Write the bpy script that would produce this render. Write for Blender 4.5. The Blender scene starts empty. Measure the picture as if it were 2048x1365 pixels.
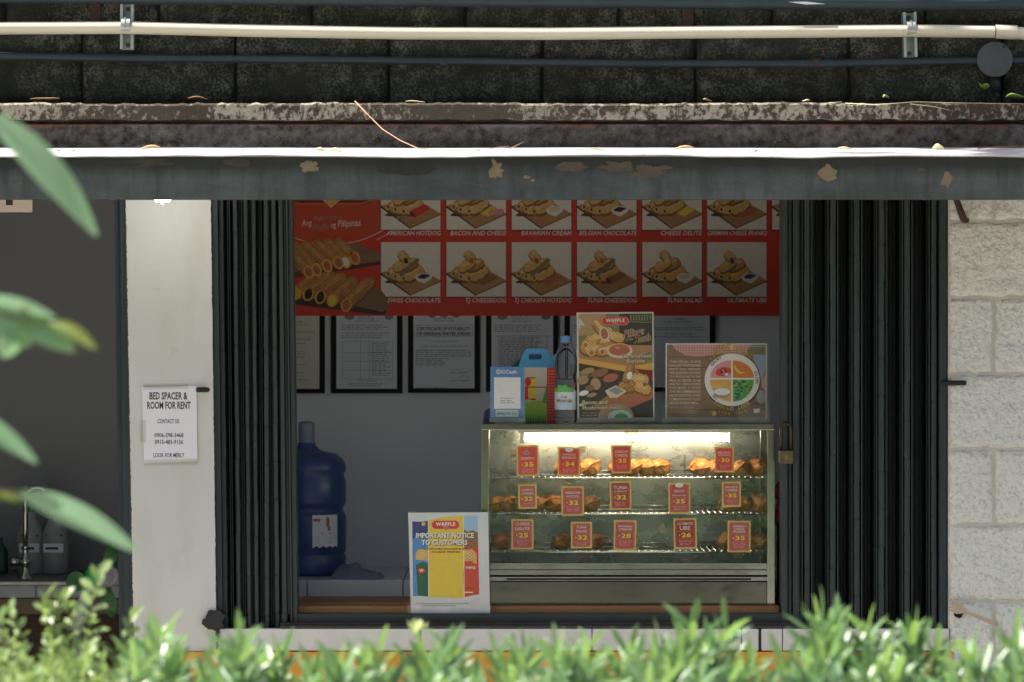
import bpy, bmesh, math, random
from mathutils import Vector, Matrix, Euler, noise

# ------------------------------------------------------------------ camera, sky, sun, exposure
SC = bpy.context.scene
COL = SC.collection
D = 10.0            # metres from the lens to the shop front (plane y = 0)
PPM = 760.0         # photograph pixels per metre at the shop front (block courses are 0.2 m)
ZC = 1.65           # lens height
cam_d = bpy.data.cameras.new('camera')
cam = bpy.data.objects.new('camera', cam_d); COL.objects.link(cam)
cam.location = (0, -D, ZC)
cam.rotation_euler = (math.radians(90), 0, 0)
cam_d.sensor_width = 36.0
cam_d.lens = PPM * D / 2048.0 * 36.0
cam_d.clip_end = 500.0
cam_d.dof.use_dof = True
cam_d.dof.focus_distance = D + 0.1
cam_d.dof.aperture_fstop = 4.5
SC.camera = cam

SUN_DIR = Vector((-0.50, 0.035, 0.86)).normalized()      # towards the sun: high, along the shop front from its left
world = bpy.data.worlds.new('World'); SC.world = world; world.use_nodes = True
wn = world.node_tree.nodes; wl = world.node_tree.links
sky = wn.new('ShaderNodeTexSky'); sky.sky_type = 'NISHITA'; sky.sun_disc = False
sky.sun_elevation = math.asin(SUN_DIR.z)
sky.sun_rotation = math.atan2(SUN_DIR.x, SUN_DIR.y)
sky.air_density = 0.7; sky.dust_density = 5.0; sky.ozone_density = 0.3
wn['Background'].inputs['Strength'].default_value = 0.11
wl.new(sky.outputs['Color'], wn['Background'].inputs['Color'])
sun_d = bpy.data.lights.new('sun', 'SUN'); sun_d.energy = 5.0; sun_d.angle = math.radians(0.53)
sun_d.color = (1.0, 0.95, 0.88)
sun = bpy.data.objects.new('sun', sun_d); COL.objects.link(sun)
sun.rotation_euler = SUN_DIR.to_track_quat('Z', 'Y').to_euler(); sun.location = SUN_DIR * 30
SC.view_settings.view_transform = 'Standard'; SC.view_settings.look = 'None'
SC.view_settings.gamma = 1.0; SC.view_settings.use_curve_mapping = False
SC.view_settings.exposure = 1.15
SC.cycles.use_denoising = True; SC.cycles.adaptive_threshold = 0.02
SC.cycles.max_bounces = 9; SC.cycles.diffuse_bounces = 4; SC.cycles.glossy_bounces = 4
SC.cycles.transparent_max_bounces = 16; SC.cycles.transmission_bounces = 8
SC.cycles.caustics_reflective = False; SC.cycles.caustics_refractive = False
SC.cycles.sample_clamp_indirect = 6.0

RNG = random.Random(7)

# ------------------------------------------------------------------ measuring: photograph pixel -> metres at depth y
def X(px, y=0.0): return (px - 1024.0) / PPM * (D + y) / D
def Z(py, y=0.0): return ZC - (py - 682.5) / PPM * (D + y) / D
def S(y=0.0): return (D + y) / D / PPM          # metres per photograph pixel at depth y

# ------------------------------------------------------------------ mesh helpers
class MB:
    def __init__(self): self.v = []; self.f = []; self.m = []
    def add(self, verts, faces, mi=0):
        o = len(self.v); self.v.extend([tuple(p) for p in verts])
        for f in faces: self.f.append(tuple(i + o for i in f)); self.m.append(mi)
        return self
    def box(self, x0, x1, y0, y1, z0, z1, mi=0):
        x0, x1 = min(x0, x1), max(x0, x1); y0, y1 = min(y0, y1), max(y0, y1); z0, z1 = min(z0, z1), max(z0, z1)
        return self.add([(x0,y0,z0),(x1,y0,z0),(x1,y1,z0),(x0,y1,z0),(x0,y0,z1),(x1,y0,z1),(x1,y1,z1),(x0,y1,z1)],
                        [(0,3,2,1),(4,5,6,7),(0,1,5,4),(1,2,6,5),(2,3,7,6),(3,0,4,7)], mi)
    def tube(self, pts, rad, n=10, mi=0, cap=True):
        pts = [Vector(p) for p in pts]
        if not hasattr(rad, '__len__'): rad = [rad] * len(pts)
        vs = []; up = None
        for i, p in enumerate(pts):
            t = (pts[min(i+1, len(pts)-1)] - pts[max(i-1, 0)]).normalized()
            if up is None:
                up = Vector((0,0,1)) if abs(t.z) < 0.9 else Vector((1,0,0))
            a = (up - t * up.dot(t)).normalized(); up = a; b = t.cross(a)
            for k in range(n):
                q = 2 * math.pi * k / n
                vs.append(p + (a * math.cos(q) + b * math.sin(q)) * rad[i])
        fs = []
        for i in range(len(pts)-1):
            for k in range(n):
                k2 = (k+1) % n
                fs.append((i*n+k, (i+1)*n+k, (i+1)*n+k2, i*n+k2))
        if cap:
            fs.append(tuple(range(n))); fs.append(tuple(range((len(pts)-1)*n + n - 1, (len(pts)-1)*n - 1, -1)))
        return self.add(vs, fs, mi)
    def lathe(self, prof, n=32, c=(0,0,0), mi=0, a0=0.0, a1=2*math.pi):
        full = abs(a1 - a0 - 2*math.pi) < 1e-6; k_n = n if full else n + 1
        vs = []
        for r, z in prof:
            for k in range(k_n):
                q = a0 + (a1 - a0) * k / n
                vs.append((c[0] + r*math.cos(q), c[1] + r*math.sin(q), c[2] + z))
        fs = []
        for i in range(len(prof)-1):
            for k in range(n):
                k2 = (k+1) % k_n
                fs.append((i*k_n+k, i*k_n+k2, (i+1)*k_n+k2, (i+1)*k_n+k))
        return self.add(vs, fs, mi)
    def poly(self, pts, mi=0): return self.add(pts, [tuple(range(len(pts)))], mi)
    def prism(self, pts2, y0, y1, mi=0):
        """outline in x,z pushed through y0..y1 (front at y0)"""
        n = len(pts2); vs = [(x, y0, z) for x, z in pts2] + [(x, y1, z) for x, z in pts2]
        fs = [tuple(range(n)), tuple(range(2*n-1, n-1, -1))]
        for i in range(n): j = (i+1) % n; fs.append((i, i+n, j+n, j))
        return self.add(vs, fs, mi)
    def build(self, name, mats, parent=None, smooth=False, bevel=0.0, seg=2, loc=None, fixn=True):
        me = bpy.data.meshes.new(name); me.from_pydata(self.v, [], self.f)
        if not isinstance(mats, (list, tuple)): mats = [mats]
        for m in mats: me.materials.append(m)
        if len(mats) > 1: me.polygons.foreach_set('material_index', self.m)
        if fixn:
            bm = bmesh.new(); bm.from_mesh(me); bmesh.ops.recalc_face_normals(bm, faces=bm.faces); bm.to_mesh(me); bm.free()
        if smooth: me.polygons.foreach_set('use_smooth', [True] * len(me.polygons))
        me.update()
        o = bpy.data.objects.new(name, me); COL.objects.link(o)
        if parent is not None: o.parent = parent
        if loc is not None: o.location = loc
        if bevel:
            md = o.modifiers.new('bevel', 'BEVEL'); md.width = bevel; md.segments = seg; md.limit_method = 'ANGLE'
        return o

def smooth_angle(o, deg=40):
    me = o.data
    me.polygons.foreach_set('use_smooth', [True] * len(me.polygons))
    bm = bmesh.new(); bm.from_mesh(me)
    for e in bm.edges:
        if len(e.link_faces) == 2 and e.calc_face_angle(0) > math.radians(deg): e.smooth = False
    bm.to_mesh(me); bm.free()
    return o

def tag(o, label=None, cat=None, group=None, kind=None):
    if label: o['label'] = label
    if cat: o['category'] = cat
    if group: o['group'] = group
    if kind: o['kind'] = kind
    return o
def thing(name, label, cat, loc=(0,0,0), rot=(0,0,0), group=None):
    o = bpy.data.objects.new(name, None); COL.objects.link(o)
    o.location = loc; o.rotation_euler = rot; o.empty_display_size = 0.05
    return tag(o, label, cat, group)
def sub(child, part):
    """hang a piece under the part it belongs to, leaving it where it is"""
    m = part.matrix_basis.inverted() @ child.matrix_basis
    child.parent = part; child.matrix_basis = m; return child
def struct(o): o['kind'] = 'structure'; return o
def link_copy(src, parent=None, loc=None, rot=None, scale=None):
    o = src.copy(); COL.objects.link(o); o.parent = parent
    if loc is not None: o.location = loc
    if rot is not None: o.rotation_euler = rot
    if scale is not None: o.scale = scale
    return o

# ------------------------------------------------------------------ procedural materials
class NT:
    def __init__(self, name):
        self.mat = bpy.data.materials.new(name); self.mat.use_nodes = True
        self.t = self.mat.node_tree; self.n = self.t.nodes; self.l = self.t.links
        self.b = self.n['Principled BSDF']; self.out = self.n['Material Output']
        self._pos = None
    def node(self, typ, **kw):
        nd = self.n.new(typ)
        for k, v in kw.items():
            if k in nd.inputs: self.put(nd.inputs[k], v)
            else: setattr(nd, k, v)
        return nd
    def put(self, sock, v):
        if isinstance(v, bpy.types.NodeSocket): self.l.new(v, sock)
        elif isinstance(v, (tuple, list)) and len(v) == 3 and sock.type == 'RGBA': sock.default_value = (*v, 1)
        else: sock.default_value = v
    def pos(self, sx=1, sy=1, sz=1, obj=False):
        if obj: src = self.node('ShaderNodeTexCoord').outputs['Object']
        else:
            if self._pos is None: self._pos = self.node('ShaderNodeNewGeometry').outputs['Position']
            src = self._pos
        if (sx, sy, sz) == (1, 1, 1): return src
        mp = self.node('ShaderNodeMapping'); self.l.new(src, mp.inputs['Vector']); mp.inputs['Scale'].default_value = (sx, sy, sz)
        return mp.outputs['Vector']
    def noise(self, scale, detail=4, rough=0.55, vec=None, dist=0.0):
        nd = self.node('ShaderNodeTexNoise'); nd.inputs['Scale'].default_value = scale
        nd.inputs['Detail'].default_value = detail; nd.inputs['Roughness'].default_value = rough
        nd.inputs['Distortion'].default_value = dist
        self.l.new(vec if vec is not None else self.pos(), nd.inputs['Vector'])
        return nd.outputs['Fac']
    def voro(self, scale, vec=None, feature='F1', out='Distance'):
        nd = self.node('ShaderNodeTexVoronoi'); nd.feature = feature; nd.inputs['Scale'].default_value = scale
        self.l.new(vec if vec is not None else self.pos(), nd.inputs['Vector']); return nd.outputs[out]
    def ramp(self, fac, stops, interp='LINEAR'):
        nd = self.node('ShaderNodeValToRGB'); nd.color_ramp.interpolation = interp
        el = nd.color_ramp.elements
        while len(el) < len(stops): el.new(0.5)
        for e, (p, c) in zip(el, stops):
            e.position = p; e.color = (c, c, c, 1) if not hasattr(c, '__len__') else (*c, 1)
        self.l.new(fac, nd.inputs['Fac']); return nd.outputs['Color']
    def step(self, fac, a, b): return self.ramp(fac, [(a, 0.0), (b, 1.0)])
    def mix(self, fac, a, b, typ='MIX'):
        nd = self.node('ShaderNodeMix'); nd.data_type = 'RGBA'; nd.blend_type = typ
        self.put(nd.inputs[0], fac); self.put(nd.inputs[6], a); self.put(nd.inputs[7], b); return nd.outputs[2]
    def math(self, op, a, b=0.0):
        nd = self.node('ShaderNodeMath'); nd.operation = op; self.put(nd.inputs[0], a); self.put(nd.inputs[1], b); return nd.outputs[0]
    def sep(self, vec, ax):
        nd = self.node('ShaderNodeSeparateXYZ'); self.l.new(vec, nd.inputs[0]); return nd.outputs[ax]
    def bump(self, h, strength=0.3, dist=0.01):
        nd = self.node('ShaderNodeBump'); nd.inputs['Strength'].default_value = strength; nd.inputs['Distance'].default_value = dist
        self.l.new(h, nd.inputs['Height']); self.l.new(nd.outputs['Normal'], self.b.inputs['Normal'])
    def set(self, color=None, rough=None, metal=None, **kw):
        if color is not None: self.put(self.b.inputs['Base Color'], color)
        if rough is not None: self.put(self.b.inputs['Roughness'], rough)
        if metal is not None: self.put(self.b.inputs['Metallic'], metal)
        for k, v in kw.items(): self.put(self.b.inputs[k], v)
        return self.mat

_plain = {}
def plain(name, col, rough=0.6, metal=0.0, var=0.15, scale=40.0, bump=0.0, **kw):
    """a coloured surface with slight mottling"""
    if name in _plain: return _plain[name]
    t = NT(name)
    if var:
        c = t.mix(t.noise(scale, 4), tuple(x*(1-var) for x in col), tuple(min(1, x*(1+var)) for x in col))
    else: c = col
    t.set(c, rough, metal, **kw)
    if bump: t.bump(t.noise(scale*3, 5), bump, 0.004)
    _plain[name] = t.mat
    return t.mat
def ink(name, col, rough=0.55): return plain('ink_' + name, col, rough, var=0.08, scale=90)

def m_mould():
    t = NT('mould_blackened_block')
    n_big = t.noise(2.2, 3); n_mid = t.noise(26, 6, 0.65); n_fine = t.noise(140, 5, 0.7)
    dark = t.mix(n_big, (0.016, 0.019, 0.014), (0.046, 0.048, 0.036))
    spot = t.step(t.math('ADD', t.math('MULTIPLY', n_fine, 0.7), t.math('MULTIPLY', n_mid, 0.5)), 0.57, 0.70)
    pale = t.mix(t.noise(7, 3), (0.10, 0.11, 0.088), (0.21, 0.208, 0.165))
    c = t.mix(t.math('MULTIPLY', spot, t.step(t.noise(5, 4), 0.30, 0.62)), dark, pale)
    c = t.mix(t.math('MULTIPLY', t.step(t.noise(3.3, 2), 0.55, 0.75), 0.5), c, (0.03, 0.045, 0.028))
    t.set(c, 0.95, 0.0, **{'Specular IOR Level': 0.12}); t.bump(t.mix(0.5, n_fine, n_mid), 0.8, 0.012); return t.mat
def m_ledge_upper():
    t = NT('flaking_cream_ledge')
    n1 = t.noise(62, 7, 0.72, t.pos(1, 1, 0.7)); n2 = t.noise(5.5, 4); n3 = t.noise(170, 3)
    f = t.step(t.math('ADD', t.math('MULTIPLY', n1, 0.75), t.math('MULTIPLY', n2, 0.50)), 0.615, 0.685)
    c = t.mix(f, t.mix(n3, (0.030, 0.022, 0.016), (0.085, 0.068, 0.050)), t.mix(n3, (0.17, 0.15, 0.115), (0.36, 0.33, 0.26)))
    c = t.mix(t.math('MULTIPLY', t.step(t.noise(2.1, 2), 0.5, 0.7), 0.45), c, (0.07, 0.07, 0.05))
    t.set(c, 0.95, **{'Specular IOR Level': 0.12}); t.bump(t.mix(0.5, n1, n3), 0.7, 0.008); return t.mat
def m_ledge_lower(ztop):
    t = NT('stained_brown_ledge')
    n1 = t.noise(40, 6, 0.7); n2 = t.noise(4, 3); n3 = t.noise(220, 2)
    c = t.mix(t.step(n1, 0.32, 0.68), (0.020, 0.017, 0.014), (0.185, 0.170, 0.145)); c = t.mix(t.step(n2, 0.35, 0.65), t.mix(0.5, c, (0.02, 0.016, 0.014)), c)
    c = t.mix(t.step(n3, 0.66, 0.72), c, (0.22, 0.19, 0.16))
    zz = t.sep(t.pos(), 2)
    band = t.step(t.math('ADD', t.math('MULTIPLY', t.math('SUBTRACT', zz, ztop), 18.0), t.math('ADD', t.noise(14, 5, 0.7), t.math('MULTIPLY', t.noise(1.6, 2), 0.45))), 0.55, 0.70)
    red = t.mix(t.step(t.noise(2.4, 2), 0.50, 0.60), (0.20, 0.065, 0.052), (0.19, 0.18, 0.18))
    c = t.mix(t.math('MULTIPLY', band, 0.6), c, red)
    t.set(c, 0.9, **{'Specular IOR Level': 0.12}); t.bump(t.mix(0.5, n1, n3), 0.8, 0.008); return t.mat
def m_beam():
    t = NT('weathered_grey_steel')
    n1 = t.noise(7, 5, 0.65, t.pos(0.5, 1, 1.4)); n2 = t.noise(30, 5, 0.7, t.pos(1, 1, 0.15)); n3 = t.noise(170, 3)
    c = t.mix(t.step(n1, 0.3, 0.7), (0.046, 0.057, 0.053), (0.098, 0.116, 0.108))
    c = t.mix(t.math('MULTIPLY', t.step(n2, 0.46, 0.70), 0.6), c, (0.028, 0.032, 0.028))
    c = t.mix(t.math('MULTIPLY', t.step(n3, 0.62, 0.75), 0.35), c, (0.16, 0.17, 0.16))
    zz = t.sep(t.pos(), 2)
    top_tone = t.step(t.math('ADD', t.math('MULTIPLY', t.math('SUBTRACT', zz, 2.062), 15.0), t.math('ADD', t.math('MULTIPLY', n1, 0.7), t.math('MULTIPLY', n2, 0.35))), 0.40, 0.85)  # darker towards the top of the beam, broken up by noise
    c = t.mix(t.math('MULTIPLY', top_tone, 0.85), c, (0.026, 0.027, 0.020))
    t.set(c, 0.62, 0.0, **{'Specular IOR Level': 0.2}); t.bump(t.mix(0.4, n2, n3), 0.25, 0.004); return t.mat
def m_plaster():
    t = NT('white_painted_plaster')
    n1 = t.noise(2.5, 4); n2 = t.noise(60, 4); n3 = t.noise(9, 4, 0.6, t.pos(1, 1, 0.35))
    c = t.mix(n1, (0.47, 0.465, 0.42), (0.60, 0.595, 0.56))
    c = t.mix(t.math('MULTIPLY', t.step(n3, 0.50, 0.75), 0.55), c, (0.42, 0.39, 0.30)); c = t.mix(t.math('MULTIPLY', t.step(t.noise(22, 6, 0.7), 0.60, 0.72), 0.3), c, (0.30, 0.28, 0.23))
    t.set(c, 0.55); t.bump(t.mix(0.6, n2, n3), 0.16, 0.004); return t.mat
def m_blockpaint():
    t = NT('lumpy_white_block_paint')
    v = t.noise(75, 4, 0.55, t.pos(1, 1, 1.1), 0.25); v2 = t.noise(120, 3); n1 = t.noise(3, 3)
    pit = t.step(v, 0.36, 0.50)
    c = t.mix(n1, (0.64, 0.64, 0.58), (0.77, 0.77, 0.72))
    c = t.mix(pit, (0.58, 0.56, 0.49), c)
    c = t.mix(t.math('MULTIPLY', t.step(t.noise(11, 4), 0.60, 0.75), 0.4), c, (0.38, 0.34, 0.25))
    t.set(c, 0.85); t.bump(t.mix(0.75, v2, v), 0.75, 0.018); return t.mat
def m_greensteel(name='dark_green_enamel', a=(0.010, 0.016, 0.016), b=(0.024, 0.034, 0.033), chips=0.5):
    t = NT(name)
    n1 = t.noise(10, 4, 0.6, t.pos(1, 1, 0.25)); n2 = t.noise(130, 3, 0.6, t.pos(1, 1, 0.35)); n3 = t.noise(5, 2)
    c = t.mix(n1, a, b)
    chip = t.math('MULTIPLY', t.step(n2, 0.71, 0.74), t.step(n3, 0.50, 0.62))
    c = t.mix(t.math('MULTIPLY', chip, chips), c, (0.22, 0.22, 0.19))
    rust = t.step(t.noise(24, 5, 0.7, t.pos(1, 1, 0.3)), 0.66, 0.76)
    c = t.mix(t.math('MULTIPLY', rust, 0.5), c, (0.05, 0.025, 0.015))
    t.set(c, t.mix(n1, (0.28,)*3, (0.5,)*3), **{'Specular IOR Level': 0.25}); t.bump(t.mix(0.5, n1, n2), 0.15, 0.003); return t.mat
def m_stainless(name='brushed_stainless', tint=(0.38, 0.385, 0.34), r0=0.10, r1=0.17):
    t = NT(name)
    n1 = t.noise(12, 5, 0.65); n2 = t.noise(30, 4, 0.6, t.pos(0.5, 1, 1.2), 1.2)
    smear = t.mix(0.5, n1, n2)
    c = t.mix(t.step(n1, 0.35, 0.7), tuple(x*0.90 for x in tint), tint)
    t.set(c, t.ramp(smear, [(0.35, r0), (0.65, r1)]), 1.0); return t.mat
def m_glass(name, tint=(0.93, 0.97, 0.95), ior=1.5, dirt=0.04, spec=1.0):
    t = NT(name); t.n.remove(t.b)
    tr = t.node('ShaderNodeBsdfTransparent'); tr.inputs['Color'].default_value = (*tint, 1)
    gl = t.node('ShaderNodeBsdfGlossy'); gl.inputs['Roughness'].default_value = 0.02
    fr = t.node('ShaderNodeLayerWeight'); fr.inputs['Blend'].default_value = 0.5
    r0 = ((ior-1)/(ior+1))**2
    fac = t.math('ADD', t.math('MULTIPLY', t.math('POWER', fr.outputs['Facing'], 5.0), 1-r0), r0)      # Schlick, the same from both sides
    mx = t.node('ShaderNodeMixShader')
    t.l.new(t.math('MULTIPLY', fac, spec), mx.inputs[0]); t.l.new(tr.outputs[0], mx.inputs[1]); t.l.new(gl.outputs[0], mx.inputs[2])
    last = mx
    if dirt:
        df = t.node('ShaderNodeBsdfDiffuse'); df.inputs['Color'].default_value = (0.75, 0.72, 0.64, 1)
        m2 = t.node('ShaderNodeMixShader')
        d1 = t.step(t.noise(18, 6, 0.7, t.pos(1, 1, 0.6), 1.0), 0.52, 0.80)
        t.l.new(t.math('ADD', t.math('MULTIPLY', d1, dirt * 2.5), dirt * 0.4), m2.inputs[0])
        t.l.new(mx.outputs[0], m2.inputs[1]); t.l.new(df.outputs[0], m2.inputs[2]); last = m2
    t.l.new(last.outputs[0], t.out.inputs['Surface']); return t.mat
def m_clear(name, tint, ior):
    t = NT(name); t.n.remove(t.b); g = t.node('ShaderNodeBsdfGlass'); g.inputs['Color'].default_value = (*tint, 1)
    g.inputs['IOR'].default_value = ior; g.inputs['Roughness'].default_value = 0.03
    t.l.new(g.outputs[0], t.out.inputs['Surface']); return t.mat
def m_wood(name, a, b, rough=0.55, sx=1.0):
    t = NT(name)
    n = t.noise(9, 5, 0.6, t.pos(0.9*sx, 14, 14), 0.6); n2 = t.noise(70, 3, 0.5, t.pos(0.05, 1, 1))
    t.set(t.mix(t.mix(0.35, n, n2), a, b), rough); t.bump(n2, 0.12, 0.003); return t.mat
def m_leaf(name, a, b, rough=0.38, trans=0.35, tcol=None, scale=16.0):
    t = NT(name)
    n = t.noise(scale, 3); oi = t.node('ShaderNodeObjectInfo')
    f = t.math('ADD', t.math('MULTIPLY', n, 0.55), t.math('MULTIPLY', oi.outputs['Random'], 0.5))
    c = t.mix(f, a, b)
    t.set(c, rough); t.b.inputs['Specular IOR Level'].default_value = 0.6
    tl = t.node('ShaderNodeBsdfTranslucent')
    t.put(tl.inputs['Color'], t.mix(0.5, c, tcol or tuple(min(1, x*1.6) for x in b)))
    mx = t.node('ShaderNodeMixShader'); mx.inputs[0].default_value = trans
    t.l.new(t.b.outputs[0], mx.inputs[1]); t.l.new(tl.outputs[0], mx.inputs[2]); t.l.new(mx.outputs[0], t.out.inputs['Surface'])
    return t.mat
def m_emit(name, col, strength):
    t = NT(name); t.set((0.8, 0.8, 0.8), 0.4); t.b.inputs['Emission Color'].default_value = (*col, 1)
    t.b.inputs['Emission Strength'].default_value = strength; return t.mat
def m_waffle(name, a, b, dark, scale=1.3):
    t = NT(name)
    p = t.pos(obj=True)
    n = t.noise(38*scale, 4, 0.6, p); n2 = t.noise(150*scale, 3, 0.6, p)
    c = t.mix(n, a, b); c = t.mix(t.math('MULTIPLY', t.step(t.noise(22*scale, 3, 0.5, p), 0.50, 0.68), 0.7), c, dark)
    th = t.math('MULTIPLY', t.math('ARCTAN2', t.sep(p, 2), t.sep(p, 0)), 4.0); yv = t.math('ADD', t.math('MULTIPLY', t.sep(p, 1), 120.0), 6.0)
    ridge = t.math('MAXIMUM', t.math('SINE', t.math('ADD', th, yv)), t.math('SINE', t.math('ADD', t.math('SUBTRACT', th, yv), 1.0)))
    c = t.mix(t.math('MULTIPLY', t.step(t.math('ADD', ridge, t.math('MULTIPLY', n2, 0.3)), 0.75, 1.12), 0.7), c, dark)
    t.set(c, 0.5); t.b.inputs['Specular IOR Level'].default_value = 0.35
    t.b.inputs['Subsurface Weight'].default_value = 0.0
    t.bump(t.mix(0.5, n, n2), 0.35, 0.003); return t.mat
def m_printfood(name, a, b, lines, scale):
    """flat print of waffle crust: golden with crossing darker lines"""
    t = NT(name)
    p = t.pos(1, 1, 1)
    n = t.noise(scale*0.55, 3, 0.6, p)
    k = scale*9.0; x = t.sep(p, 0); z = t.math('ADD', t.sep(p, 2), t.math('MULTIPLY', n, 0.006))
    w1 = t.math('SINE', t.math('MULTIPLY', t.math('ADD', x, z), k)); w2 = t.math('SINE', t.math('MULTIPLY', t.math('SUBTRACT', x, t.math('MULTIPLY', z, 1.3)), k*0.8))
    w = t.math('MAXIMUM', w1, w2)
    c = t.mix(t.step(n, 0.35, 0.65), a, b); c = t.mix(t.math('MULTIPLY', t.step(w, 0.55, 0.98), 0.75), c, lines)
    t.set(c, 0.5); return t.mat

# ------------------------------------------------------------------ shared materials
M = {}
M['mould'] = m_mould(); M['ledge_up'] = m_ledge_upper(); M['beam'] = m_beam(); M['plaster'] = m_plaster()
M['ledge_low'] = m_ledge_lower(Z(246, -0.19))
M['blockpaint'] = m_blockpaint(); M['gsteel'] = m_greensteel('shaded_green_enamel', (0.008, 0.012, 0.012), (0.018, 0.026, 0.024), 0.3)  # gate enamel darkened for the deep channels, their shade put into the colour
M['gsteel_lit'] = m_greensteel('lit_green_enamel', (0.022, 0.031, 0.029), (0.048, 0.062, 0.058), 0.9)  # lighter copy of the gate enamel, catching light by its colour
M['jamb'] = m_greensteel('slate_green_door_frame', (0.022, 0.032, 0.036), (0.035, 0.048, 0.052), 0.3)
M['steel'] = m_stainless(); M['steel_dull'] = m_stainless('dull_stainless', (0.30, 0.30, 0.28), 0.35, 0.6)
M['steel_back'] = m_stainless('steel_back_sheet', (0.34, 0.34, 0.33), 0.20, 0.36)
M['steel_base'] = m_stainless('smudged_steel_front', (0.17, 0.175, 0.148), 0.06, 0.24)
M['chrome'] = m_stainless('chrome', (0.7, 0.7, 0.7), 0.06, 0.12)
M['glass'] = m_glass('clear_pane', dirt=0.016)
M['film'] = m_glass('plastic_film', (0.97, 0.97, 0.95), 1.45, 0.012, 0.8)
M['acrylic'] = m_glass('clear_acrylic', (0.96, 0.97, 0.97), 1.49, 0.010)
M['pet'] = m_clear('clear_bottle_plastic', (0.98, 0.99, 1.0), 1.16)
M['concrete'] = plain('grey_concrete', (0.34, 0.33, 0.30), 0.9, var=0.25, scale=12, bump=0.3)
M['interior'] = plain('pale_blue_grey_wall_paint', (0.80, 0.84, 0.90), 0.6, var=0.06, scale=5, bump=0.06)
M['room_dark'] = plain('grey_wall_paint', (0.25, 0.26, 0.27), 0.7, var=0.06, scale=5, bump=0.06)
M['ceiling'] = plain('white_ceiling', (0.78, 0.78, 0.76), 0.8, var=0.06)
M['tile'] = plain('white_glazed_tile', (0.62, 0.64, 0.66), 0.22, var=0.05, scale=9)
M['dim_tile'] = plain('dimmed_kitchen_tile', (0.24, 0.25, 0.25), 0.4, var=0.08, scale=9)  # tile colour darkened to carry the dimness of the kitchen
M['sill_tile'] = plain('off_white_sill_tile', (0.60, 0.57, 0.53), 0.4, var=0.10, scale=14, bump=0.05)
M['grout'] = plain('dark_grout', (0.05, 0.05, 0.048), 0.9, var=0.2)
M['orange'] = plain('orange_wall_paint', (0.62, 0.26, 0.02), 0.45, var=0.10, scale=10, bump=0.1)
M['wood'] = m_wood('varnished_wood', (0.16, 0.065, 0.018), (0.42, 0.20, 0.07))
M['fork_wood'] = m_wood('pale_birch', (0.40, 0.29, 0.19), (0.52, 0.40, 0.28))
M['rust'] = plain('rusted_iron', (0.055, 0.030, 0.020), 0.85, var=0.5, scale=60, bump=0.4)
M['blackiron'] = plain('black_iron', (0.016, 0.016, 0.015), 0.7, var=0.5, scale=60, bump=0.4)
M['cream'] = plain('cream_pvc', (0.60, 0.56, 0.42), 0.35, var=0.05, scale=14)
M['pipe'] = m_greensteel('slate_pipe_paint', (0.020, 0.032, 0.036), (0.040, 0.058, 0.066), 0.5)
M['zinc'] = plain('zinc_strut', (0.42, 0.46, 0.42), 0.40, 0.5, var=0.15, scale=50)
M['screw'] = plain('screw_steel', (0.10, 0.10, 0.10), 0.4, 0.8, var=0.1)
M['sheet'] = plain('pale_roof_sheet', (0.50, 0.49, 0.50), 0.5, var=0.45, scale=24, bump=0.3)
M['paper'] = plain('white_paper', (0.68, 0.68, 0.70), 0.6, var=0.03, scale=20)
M['paper_grey'] = plain('document_paper', (0.66, 0.70, 0.78), 0.35, var=0.05, scale=8)
M['paper_tan'] = plain('tan_document_paper', (0.66, 0.62, 0.52), 0.4, var=0.05, scale=8)
M['black'] = plain('black_frame_plastic', (0.010, 0.010, 0.010), 0.5, var=0.1, **{'Specular IOR Level': 0.15})
M['navy'] = plain('navy_plastic', (0.02, 0.025, 0.09), 0.4, var=0.1)
M['brass'] = plain('tarnished_brass', (0.12, 0.095, 0.045), 0.45, 0.7, var=0.3, scale=70, bump=0.15)
M['tan_patch'] = plain('tan_peeled_paint', (0.20, 0.150, 0.085), 0.9, var=0.35, scale=45, bump=0.2)
M['brown_patch'] = plain('brown_rust_patch', (0.085, 0.066, 0.043), 0.9, var=0.35, scale=45, bump=0.2)
M['stain_patch'] = plain('faint_brown_stain', (0.058, 0.055, 0.044), 0.9, var=0.35, scale=45, **{'Specular IOR Level': 0.2})
M['dark_patch'] = plain('dark_soot_patch', (0.024, 0.024, 0.020), 0.9, var=0.35, scale=45, bump=0.1)

def hnoise(x, y, z, s): return noise.noise(Vector((x*s, y*s, z*s)))

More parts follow.
